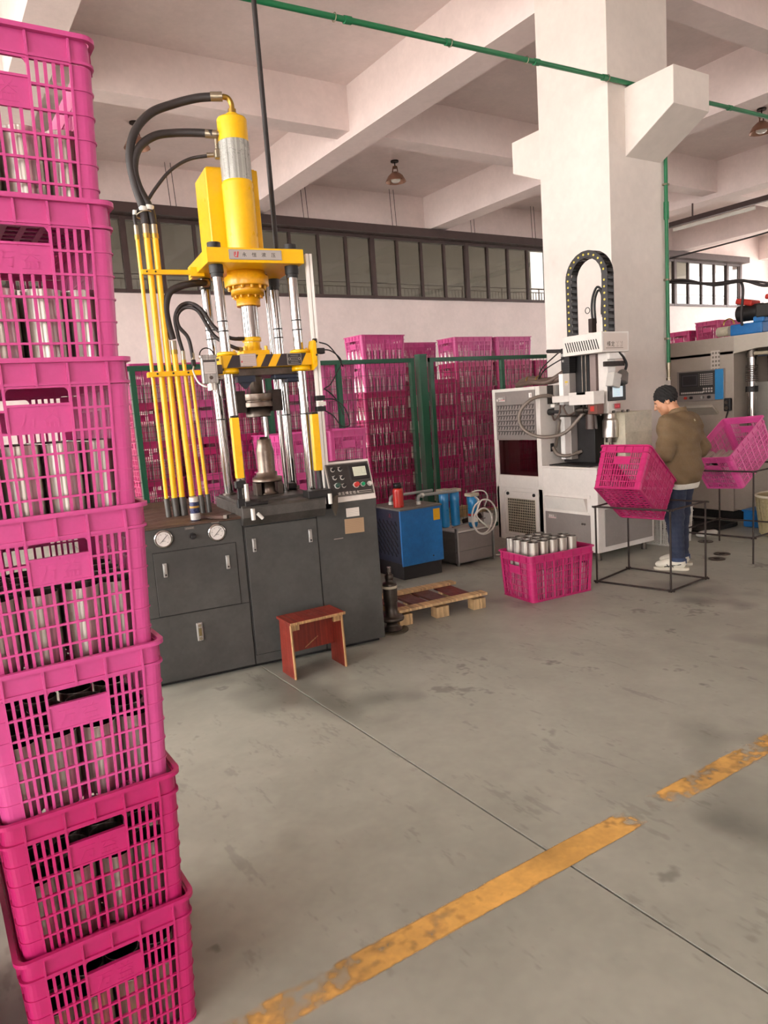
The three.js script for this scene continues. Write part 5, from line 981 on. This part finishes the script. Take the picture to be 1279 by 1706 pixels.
// red plywood step stool
{
  const t = thing('step_stool', 'small red plywood step stool with bare cut edges, on the floor before the press', 'stool', [2.085, 0, -4.27], -.04);
  const sh = mat(0x8e2f20, .5, 0, { tex: wood, k: 2 });
  N().rbox(.40, .018, .235, .003, 0, .375, 0).to('seat', sh, t);
  N().span(-.2, .366, .1165, .2, .384, .119).to('seat_edge', M.plyEdge, t);
  for (const s of [-1, 1]) { const l = N().prism([[-.10, 0], [.10, 0], [.085, .366], [-.085, .366]], .018, m4(s * .185 + (s > 0 ? -.009 : -.009), 0, 0, 0, PI / 2, 0).premultiply(m4(0, 0, 0, 0, 0, 0))).to('leg', sh, t); N().bar([s * .185, 0, .101], [s * .185, .366, .086], .009, 4).to('cut_edge', M.plyEdge, l); }
  N().rbox(.35, .20, .014, .002, 0, .235, -.05).to('stretcher', sh, t);
  for (const s of [-1, 1]) N().box(.05, .045, .02, s * .15, .343, .075).to('corner_block', M.plyEdge, t);
  for (let i = 0; i < 5; i++) N().box(.05 + .02 * (i % 3), .004, .001, -.02 + i * .012, .16 + i * .008, -.0425, 0, 0, .5).to('scratch', M.plyEdge, t);
}
// wire stands made of welded rod
function stand(label, A, B, C, D, yTop, yLow, r = .0085) {
  const t = thing('wire_stand', label, 'stand'), m = M.iron;
  const K = [A, B, C, D];
  K.forEach(([x, z]) => N().bar([x, 0, z], [x, yTop + .01, z], r, 8).to('leg', m, t));
  for (const [y, n] of [[yTop, 'top_rail'], [yLow, 'bottom_rail']]) K.forEach((p, i) => { const q = K[(i + 1) % 4], e = .03; const dx = q[0] - p[0], dz = q[1] - p[1], L = Math.hypot(dx, dz); N().bar([p[0] - dx / L * e, y, p[1] - dz / L * e], [q[0] + dx / L * e, y, q[1] + dz / L * e], r, 8).to(n, m, t); });
  return t;
}
stand('rusty rod stand holding the tilted crate seen from below', [5.06, -4.42], [5.205, -3.755], [5.76, -3.80], [5.65, -4.54], .70, .014);
stand('rusty rod stand holding the tilted open crate behind the worker', [6.44, -4.57], [6.54, -3.82], [7.42, -3.88], [7.32, -4.66], .88, .25);
// pale plastic crate on the floor behind the robot cell
{ const c = crate('plastic_crate', 'dirty white plastic crate on the floor behind the worker, beside the robot cell', M.plasticWhite); c.position.set(6.93, 0, -5.2); c.rotation.y = .12; }
// woven basket
{
  const t = thing('woven_basket', 'straw coloured woven basket standing on the floor beyond the rod stand', 'basket', [8.02, 0, -4.32]), m = mat(0xb5a57c, .8, 0, { tex: weave, k: 8, bump: .002, bk: 12 });
  N().lathe([[0, .01], [.24, .01], [.25, .02], [.29, .44], [.30, .45], [.28, .45], [.24, .03], [0, .03]], 0, 0, 0, 40).to('body', m, t);
  for (let i = 0; i < 11; i++) N().torus(.246 + .0041 * i * 1.0 + .001, .007, 0, .04 + i * .038, 0, PI / 2, 0, 0, 2 * PI, 6, 40).to('woven_hoop', m, t);
  for (let i = 0; i < 28; i++) { const a = i / 28 * 2 * PI; N().bar([.252 * Math.cos(a), .02, .252 * Math.sin(a)], [.296 * Math.cos(a), .44, .296 * Math.sin(a)], .006, 6).to('upright', m, t); }
  N().torus(.295, .014, 0, .45, 0, PI / 2, 0, 0, 2 * PI, 8, 40).to('rim', mat(0xd6cdb6, .7), t);
}
// odds and ends on the floor by the grey press
{
  const b = thing('blue_bin', 'blue plastic bin tucked under the grey press', 'bin', [8.34, 0, -4.78]); N().span(-.14, 0, -.14, .14, .2, .14, .02).to('body', M.blue, b); N().span(-.15, .19, -.15, .15, .21, .15, .006).to('rim', M.blue, b);
  const s = thing('steel_post', 'short turned steel post standing in a black tray before the grey press', 'post', [7.75, 0, -5.35]); N().lathe([[0, 0], [.09, 0], [.09, .02], [.07, .03], [.07, .1], [.05, .12], [.05, .45], [0, .45]], 0, 0, 0, 30).to('shaft', M.darkSteel, s); N().lathe([[.0505, .2], [.056, .21], [.0505, .22]], 0, 0, 0, 30).to('ring', M.steel, s);
  const y = thing('drip_tray', 'flat black drip tray on the floor before the grey press', 'tray', [7.85, 0, -5.3]); N().span(-.36, 0, -.3, .36, .012, .3, .004).to('base', M.seam, y); for (const q of [-1, 1]) { N().span(-.36, .01, q * .3 - .01, .36, .05, q * .3 + .01).to('side', M.seam, y); N().span(q * .36 - .01, .01, -.3, q * .36 + .01, .05, .3).to('side', M.seam, y); }
  y.position.y = 0; s.position.y = .012;
  const w = thing('white_cloth', 'crumpled white cloth on the floor near the rear stand', 'cloth', [7.47, 0, -4.93]); N().sph(.1, 0, .03, 0, 1.5, .35, .7).sph(.07, .1, .03, .02, 1.2, .45, .8).to('cloth', M.plasticWhite, w);
  for (const [x, z, l] of [[6.75, -4.27, 'between the worker and the rear stand'], [6.52, -4.18, 'right behind the heels of the worker'], [7.2, -4.75, 'under the rear stand']]) { const d = thing('floor_disc', 'flat round steel disc lying on the floor ' + l, 'disc', [x, 0, z]); N().lathe([[0, .006], [.05, .006], [.075, .008], [.08, .004], [.08, 0], [0, 0]], 0, 0, 0, 28).to('disc', M.darkSteel, d); N().lathe([[0, .0075], [.03, .0075], [.03, .006]], 0, 0, 0, 20).to('centre_cap', M.iron, d); }
  const n = thing('dark_bin', 'tall black bin at the end of the grey press', 'bin', [8.3, 0, -3.8]); N().lathe([[0, .01], [.13, .01], [.16, .62], [.15, .62], [.12, .03], [0, .03]], 0, 0, 0, 32).to('body', M.black, n); N().torus(.158, .012, 0, .62, 0, PI / 2).to('rim', M.black, n);
}
// ---------------------------------------------------------------- the worker
// signed distance helpers; every shape is meshed with marching cubes
const smin = (a, b, k) => { const h = Math.max(k - Math.abs(a - b), 0) / k; return Math.min(a, b) - h * h * k * .25; };
const smax = (a, b, k) => -smin(-a, -b, k);
const cap = (p, a, b, r0, r1) => { const dx = b[0] - a[0], dy = b[1] - a[1], dz = b[2] - a[2], px = p[0] - a[0], py = p[1] - a[1], pz = p[2] - a[2]; const t = Math.max(0, Math.min(1, (px * dx + py * dy + pz * dz) / (dx * dx + dy * dy + dz * dz))); return Math.hypot(px - t * dx, py - t * dy, pz - t * dz) - (r0 + (r1 - r0) * t); };
const ell = (p, c, r) => { const x = (p[0] - c[0]) / r[0], y = (p[1] - c[1]) / r[1], z = (p[2] - c[2]) / r[2], k = Math.hypot(x, y, z); return (k - 1) * Math.min(r[0], r[1], r[2]); };
function meshField(f, lo, hi, cell) {
  const c = lo.map((l, i) => (l + hi[i]) / 2), half = Math.max(...lo.map((l, i) => (hi[i] - l) / 2)) + 2 * cell, n = Math.ceil(2 * half / cell);
  const mc = new MarchingCubes(n, new THREE.MeshStandardMaterial(), false, false, 220000); mc.isolation = 0;
  const h = n / 2;
  for (let k = 0; k < n; k++) { const z = c[2] + (k - h) / h * half; if (z < lo[2] - cell * 2 || z > hi[2] + cell * 2) { mc.field.fill(-1, k * n * n, (k + 1) * n * n); continue; } for (let j = 0; j < n; j++) { const y = c[1] + (j - h) / h * half; for (let i = 0; i < n; i++) { const x = c[0] + (i - h) / h * half; mc.field[i + j * n + k * n * n] = (x < lo[0] - 2 * cell || x > hi[0] + 2 * cell || y < lo[1] - 2 * cell || y > hi[1] + 2 * cell) ? -1 : -f([x, y, z]); } } }
  mc.update();
  const g = new THREE.BufferGeometry(), pos = mc.positionArray.slice(0, mc.count * 3);
  for (let i = 0; i < mc.count; i++) for (let a = 0; a < 3; a++) pos[i * 3 + a] = pos[i * 3 + a] * half + c[a];
  g.setAttribute('position', new THREE.BufferAttribute(pos, 3));
  const m = mergeVertices(g, cell * .02); m.computeVertexNormals(); return m;
}
{
  const P = thing('person', 'man in an olive brown jacket, dark jeans and white trainers looking down at the machine', 'person', [6.03, 0, -4.24], .14);
  // joints, facing -z
  const J = { pel: [0, .93, .02], wai: [0, 1.08, .01], che: [0, 1.28, .0], nec: [0, 1.45, -.01], hea: [-.035, 1.59, -.115],
    sL: [-.17, 1.365, -.01], eL: [-.275, 1.12, .0], wL: [-.16, .99, -.22], sR: [.17, 1.365, .01], eR: [.285, 1.12, .07], wR: [.2, .99, -.15],
    hL: [-.085, .90, .02], kL: [-.10, .50, -.005], aL: [-.11, .09, .03], hR: [.085, .90, .01], kR: [.10, .50, -.05], aR: [.10, .09, -.04] };
  const torso = (p, e = 0) => { let d = ell(p, [0, .97, .02], [.165 + e, .14 + e, .115 + e]); d = smin(d, ell(p, [0, 1.12, .01], [.15 + e, .16 + e, .105 + e]), .08); d = smin(d, ell(p, [0, 1.29, .0], [.175 + e, .16 + e, .115 + e]), .08); d = smin(d, cap(p, J.sL, J.sR, .06 + e, .06 + e), .07); return d; };
  const arm = (p, s, e = 0) => smin(cap(p, J['s' + s], J['e' + s], .056 + e, .045 + e), cap(p, J['e' + s], J['w' + s], .044 + e, .03 + e), .03);
  const leg = (p, s, e = 0, e2 = e) => smin(cap(p, J['h' + s], J['k' + s], .085 + e, .056 + e2), cap(p, J['k' + s], J['a' + s], .055 + e2, .038 + e2), .04);
  // hand: palm and five separate fingers, curled towards a held cup
  const hand = (s) => {
    const w = J['w' + s], el = J['e' + s], f = V(w[0] - el[0], w[1] - el[1], w[2] - el[2]).normalize(), side = V(s === 'L' ? 1 : -1, 0, 0), nrm = f.clone().cross(side).normalize(); side.copy(nrm.clone().cross(f)).normalize();
    if (nrm.y > 0) nrm.negate();
    const at = (a, b, c) => [w[0] + f.x * a + side.x * b + nrm.x * c, w[1] + f.y * a + side.y * b + nrm.y * c, w[2] + f.z * a + side.z * b + nrm.z * c];
    const palm = [[at(0, 0, 0), at(.04, 0, 0), .024, .026], [at(.03, -.02, 0), at(.085, -.026, .004), .015, .015], [at(.03, 0, 0), at(.09, 0, .002), .017, .016], [at(.03, .02, 0), at(.085, .024, .004), .016, .014]];
    const fin = []; [[.032, .062, .0], [.011, .07, 0], [-.010, .066, 0], [-.030, .052, 0]].forEach(([b, L, o], i) => { const k0 = at(.085, b, .002), k1 = at(.085 + L * .42, b * 1.08, .012), k2 = at(.085 + L * .62, b * 1.08, .034), k3 = at(.085 + L * .55, b * 1.05, .054); fin.push([[k0, k1, .0095, .009], [k1, k2, .009, .0082], [k2, k3, .0082, .0072]]); });
    fin.push([[at(.02, .03, .004), at(.055, .052, .016), .013, .0105], [at(.055, .052, .016), at(.082, .05, .034), .0105, .0085]]);
    const F = (p) => { let d = 9; for (const c of palm) d = smin(d, cap(p, ...c), .02); for (const ch of fin) { let q = 9; for (const c of ch) q = smin(q, cap(p, ...c), .006); d = smin(d, q, .004); } return d; };
    return meshField(F, [w[0] - .15, w[1] - .15, w[2] - .16], [w[0] + .15, w[1] + .12, w[2] + .1], .0032);
  };
  const bodyF = (p) => { let d = smin(torso(p), leg(p, 'L'), .05); d = smin(d, leg(p, 'R'), .05); d = smin(d, arm(p, 'L'), .04); d = smin(d, arm(p, 'R'), .04); return smin(d, cap(p, J.nec, [J.hea[0], 1.55, -.07], .058, .05), .05); };
  // head in its own frame (forward -z), turned and bent down
  const HM = new THREE.Matrix4().compose(V(...J.hea), new THREE.Quaternion().setFromEuler(new THREE.Euler(-.42, .52, 0, 'YXZ')), V(1, 1, 1));
  const headF = (p) => {
    let d = ell(p, [0, .028, .014], [.074, .092, .096]);
    d = smin(d, ell(p, [0, -.03, -.03], [.06, .085, .066]), .04);
    d = smin(d, cap(p, [-.03, -.07, -.03], [.03, -.07, -.03], .034, .034), .03);
    d = smin(d, ell(p, [0, -.102, -.066], [.024, .018, .022]), .025);
    d = smin(d, cap(p, [-.036, .02, -.08], [.036, .02, -.08], .011, .011), .02);
    for (const s of [-1, 1]) { d = smin(d, ell(p, [s * .042, -.025, -.072], [.022, .02, .018]), .02); d = smax(d, -ell(p, [s * .033, .001, -.104], [.018, .012, .014]), .012); }
    d = smin(d, cap(p, [0, .01, -.09], [0, -.032, -.112], .008, .0125), .012);
    for (const s of [-1, 1]) d = smin(d, ell(p, [s * .011, -.037, -.103], [.008, .007, .009]), .008);
    d = smin(d, cap(p, [-.02, -.058, -.09], [.02, -.058, -.09], .0065, .0065), .008); d = smin(d, cap(p, [-.016, -.070, -.089], [.016, -.070, -.089], .0075, .0075), .008);
    d = smax(d, -cap(p, [-.024, -.0635, -.101], [.024, -.0635, -.101], .0022, .0022), .003);
    for (const s of [-1, 1]) { d = smin(d, ell(p, [s * .076, -.008, .012], [.010, .032, .019]), .008); d = smax(d, -ell(p, [s * .086, -.006, .008], [.006, .018, .009]), .004); }
    return smin(d, cap(p, [0, -.06, .03], [0, -.15, .03], .052, .05), .03);
  };
  const head = meshField(headF, [-.1, -.19, -.13], [.1, .13, .12], .0034); head.applyMatrix4(HM);
  const g = N(); g.add(meshField(bodyF, [-.36, .05, -.3], [.36, 1.6, .2], .012)).add(head).add(hand('L')).add(hand('R'));
  g.to('body', mat(0xc08a68, .5, 0, { k: 6, bump: .0004, bk: 30 }), P);
  // hair, brows, eyes
  const hairF = (p) => { const tuft = .003 * Math.sin(p[0] * 95 + 1) * Math.sin(p[2] * 60 + p[0] * 30) + .0025 * Math.sin(p[0] * 260 + p[2] * 60); const w = tuft * .35 + .0016 * Math.sin(p[0] * 190 + p[2] * 90) + .0016 * Math.sin(p[2] * 230 + p[1] * 120); let d = ell(p, [0, .036, .018], [.086, .104, .108]) + w; const line = tuft - .006 - .62 * p[2] - (p[2] > .03 ? .75 * (p[2] - .03) : 0) - (Math.abs(p[0]) > .055 && p[2] > -.05 && p[2] < -.015 ? .03 : 0); return smax(d, line - p[1] + w, .006); };
  const hair = meshField(hairF, [-.1, -.1, -.11], [.1, .15, .14], .0036); hair.applyMatrix4(HM); N().add(hair).to('hair', mat(0x0f0c0b, .75, 0, { tex: streak, k: 12, bump: .002, bk: 40 }), P);
  for (const s of [-1, 1]) { N().sph(.0105, s * .033, -.0035, -.0868, 1, .42, .8).to('eye', mat(0xd9d0c6, .2, 0, { tex: null }), P).geometry.applyMatrix4(HM); N().sph(.0052, s * .033, -.0045, -.0945, 1, .7, .5).to('iris', mat(0x1b1310, .2, 0, { tex: null }), P).geometry.applyMatrix4(HM); N().tube([[s * .016, .016, -.096], [s * .034, .021, -.094], [s * .052, .014, -.082]], .0035, 12, 6).to('eyebrow', mat(0x17110f, .7), P).geometry.applyMatrix4(HM); }
  // jacket: torso and sleeves, with folds, open hem
  const wr = (p) => .0055 * Math.sin(p[1] * 46 + p[0] * 22 + p[2] * 13) + .003 * Math.sin(p[1] * 23 - p[0] * 35) + .002 * Math.sin(p[2] * 60 + p[1] * 30);
  const jackF = (p) => {
    let d = torso(p, .045); d = smin(d, ell(p, [0, .93, .02], [.215, .18, .155]), .07); d = smin(d, ell(p, [0, 1.28, .04], [.19, .15, .11]), .05);
    d = smin(d, arm(p, 'L', .036), .04); d = smin(d, arm(p, 'R', .036), .04); d += wr(p);
    d = smax(d, .79 - p[1], .008);
    for (const s of ['L', 'R']) { const w = J['w' + s], e = J['e' + s], L = Math.hypot(w[0] - e[0], w[1] - e[1], w[2] - e[2]); const q = ((p[0] - w[0]) * (w[0] - e[0]) + (p[1] - w[1]) * (w[1] - e[1]) + (p[2] - w[2]) * (w[2] - e[2])) / L; const near = cap(p, w, [w[0] + (w[0] - e[0]) * .6, w[1] + (w[1] - e[1]) * .6, w[2] + (w[2] - e[2]) * .6], .08, .08); if (near < .02) d = smax(d, Math.min(q + .005, -near + .02 + q + .005), .006); }
    return smax(d, p[1] - 1.475 - .25 * (p[2] + .01), .01);
  };
  const cloth = mat(0x776042, .8, 0, { tex: weave, k: 9, bump: .0006, bk: 25, sheen: .2 });
  const jk = N().add(meshField(jackF, [-.4, .77, -.3], [.42, 1.5, .26], .0095)).to('jacket', cloth, P);
  // collar, chest seam, back badge, sleeve seam
  { const colF = (p) => { const q = [p[0], p[1] - .28 * (p[2] + .01), p[2]]; let o = cap(q, [0, 1.40, -.006], [0, 1.49, -.02], .096, .080), n = cap(q, [0, 1.36, -.006], [0, 1.56, -.02], .082, .066); let d = smax(o, -n, .006); d = smax(d, q[1] - 1.515, .006); d = smax(d, -(Math.hypot(p[0] * .8, p[2] + .12) - .042), .006); return d; }; N().add(meshField(colF, [-.12, 1.38, -.14], [.12, 1.58, .12], .005)).to('collar', cloth, jk); }
  N().box(.018, .02, .004, .0, 1.40, .148, -.35).to('badge', mat(0xb9aa8c, .7), jk);
  // white shirt hem below the jacket
  { const hemF = (p) => smax(smax(ell(p, [0, .9, .02], [.21, .25, .155]) , .768 - p[1], .004), p[1] - .82, .004); N().add(meshField(hemF, [-.24, .75, -.17], [.24, .84, .21], .008)).to('shirt_hem', mat(0xd8d2c6, .8, 0, { tex: weave, k: 9 }), P); }
  // jeans
  const jeanF = (p) => { const w = .0035 * Math.sin(p[1] * 60 + p[0] * 30 + p[2] * 20) * Math.max(0, 1 - Math.abs(p[1] - .45) * 2) + .003 * Math.sin(p[1] * 90 + p[2] * 40) * Math.max(0, 1 - Math.abs(p[1] - .14) * 6); let d = ell(p, [0, .92, .02], [.175, .12, .13]); for (const s of ['L', 'R']) d = smin(d, leg(p, s, .014, .024), .03); d += w; return smax(smax(d, .085 - p[1], .006), p[1] - .99, .01); };
  const je = N().add(meshField(jeanF, [-.22, .07, -.2], [.22, 1.0, .2], .0095)).to('jeans', mat(0x1d2740, .75, 0, { tex: weave, k: 12, bump: .0005, bk: 30 }), P);
  for (const s of ['L', 'R']) N().lathe([[.063, 0], [.068, .002], [.068, .034], [.063, .036]], J['a' + s][0], .085, J['a' + s][2] - .002, 28).to('turned_cuff', mat(0x31405f, .8, 0, { tex: weave, k: 12 }), je);
  // trainers
  for (const [s, yaw] of [['L', .42], ['R', .36]]) {
    const a = J['a' + s], M4 = m4(a[0], 0, a[2], 0, yaw, 0);
    const upF = (p) => { let d = ell(p, [0, .05, -.12], [.043, .038, .085]); d = smin(d, ell(p, [0, .06, .0], [.04, .055, .07]), .05); d = smin(d, cap(p, [0, .07, -.01], [0, .105, .01], .044, .045), .03); d = smin(d, cap(p, [0, .06, -.12], [0, .085, -.03], .03, .04), .03); return smax(d, .018 - p[1], .008); };
    const sh = N().add(meshField(upF, [-.07, 0, -.22], [.07, .17, .09], .005), M4).to('shoe', mat(0xd2ccbc, .6, 0, { k: 6 }), P);
    const so = new THREE.Shape(); so.moveTo(0, -.095); so.bezierCurveTo(.05, -.095, .042, -.03, .036, .02); so.bezierCurveTo(.05, .1, .055, .2, 0, .215); so.bezierCurveTo(-.055, .2, -.05, .1, -.036, .02); so.bezierCurveTo(-.042, -.03, -.05, -.095, 0, -.095);
    N().shape(so, .022, M4.clone().multiply(m4(0, .0, 0, -PI / 2, 0, 0)), .003, 10).to('sole', mat(0xcfc8b6, .6), sh);
    for (const q of [-1, 1]) { const t = N(); t.tube([[q * .047, .03, -.04], [q * .045, .062, -.06], [q * .028, .08, -.075]], .0045, 12, 6).tube([[q * .047, .03, -.08], [q * .045, .055, -.095], [q * .028, .075, -.1]], .0045, 12, 6).tube([[q * .05, .035, -.12], [q * .048, .045, -.06], [q * .047, .06, .03]], .0045, 16, 6); t.to('side_stripe', M.black, sh).geometry.applyMatrix4(M4); }
    N().rbox(.02, .045, .012, .004, 0, .085, .07).to('heel_tab', mat(0x27345a, .7), sh).geometry.applyMatrix4(M4);
    { const l = N(); for (let i = 0; i < 4; i++) l.tube([[-.022, .078 + i * .009, -.105 + i * .02], [0, .088 + i * .009, -.105 + i * .02], [.022, .078 + i * .009, -.105 + i * .02]], .003, 10, 5); l.to('laces', mat(0xb9b2a6, .8), sh).geometry.applyMatrix4(M4); }
  }
}
renderer.render(scene, camera);
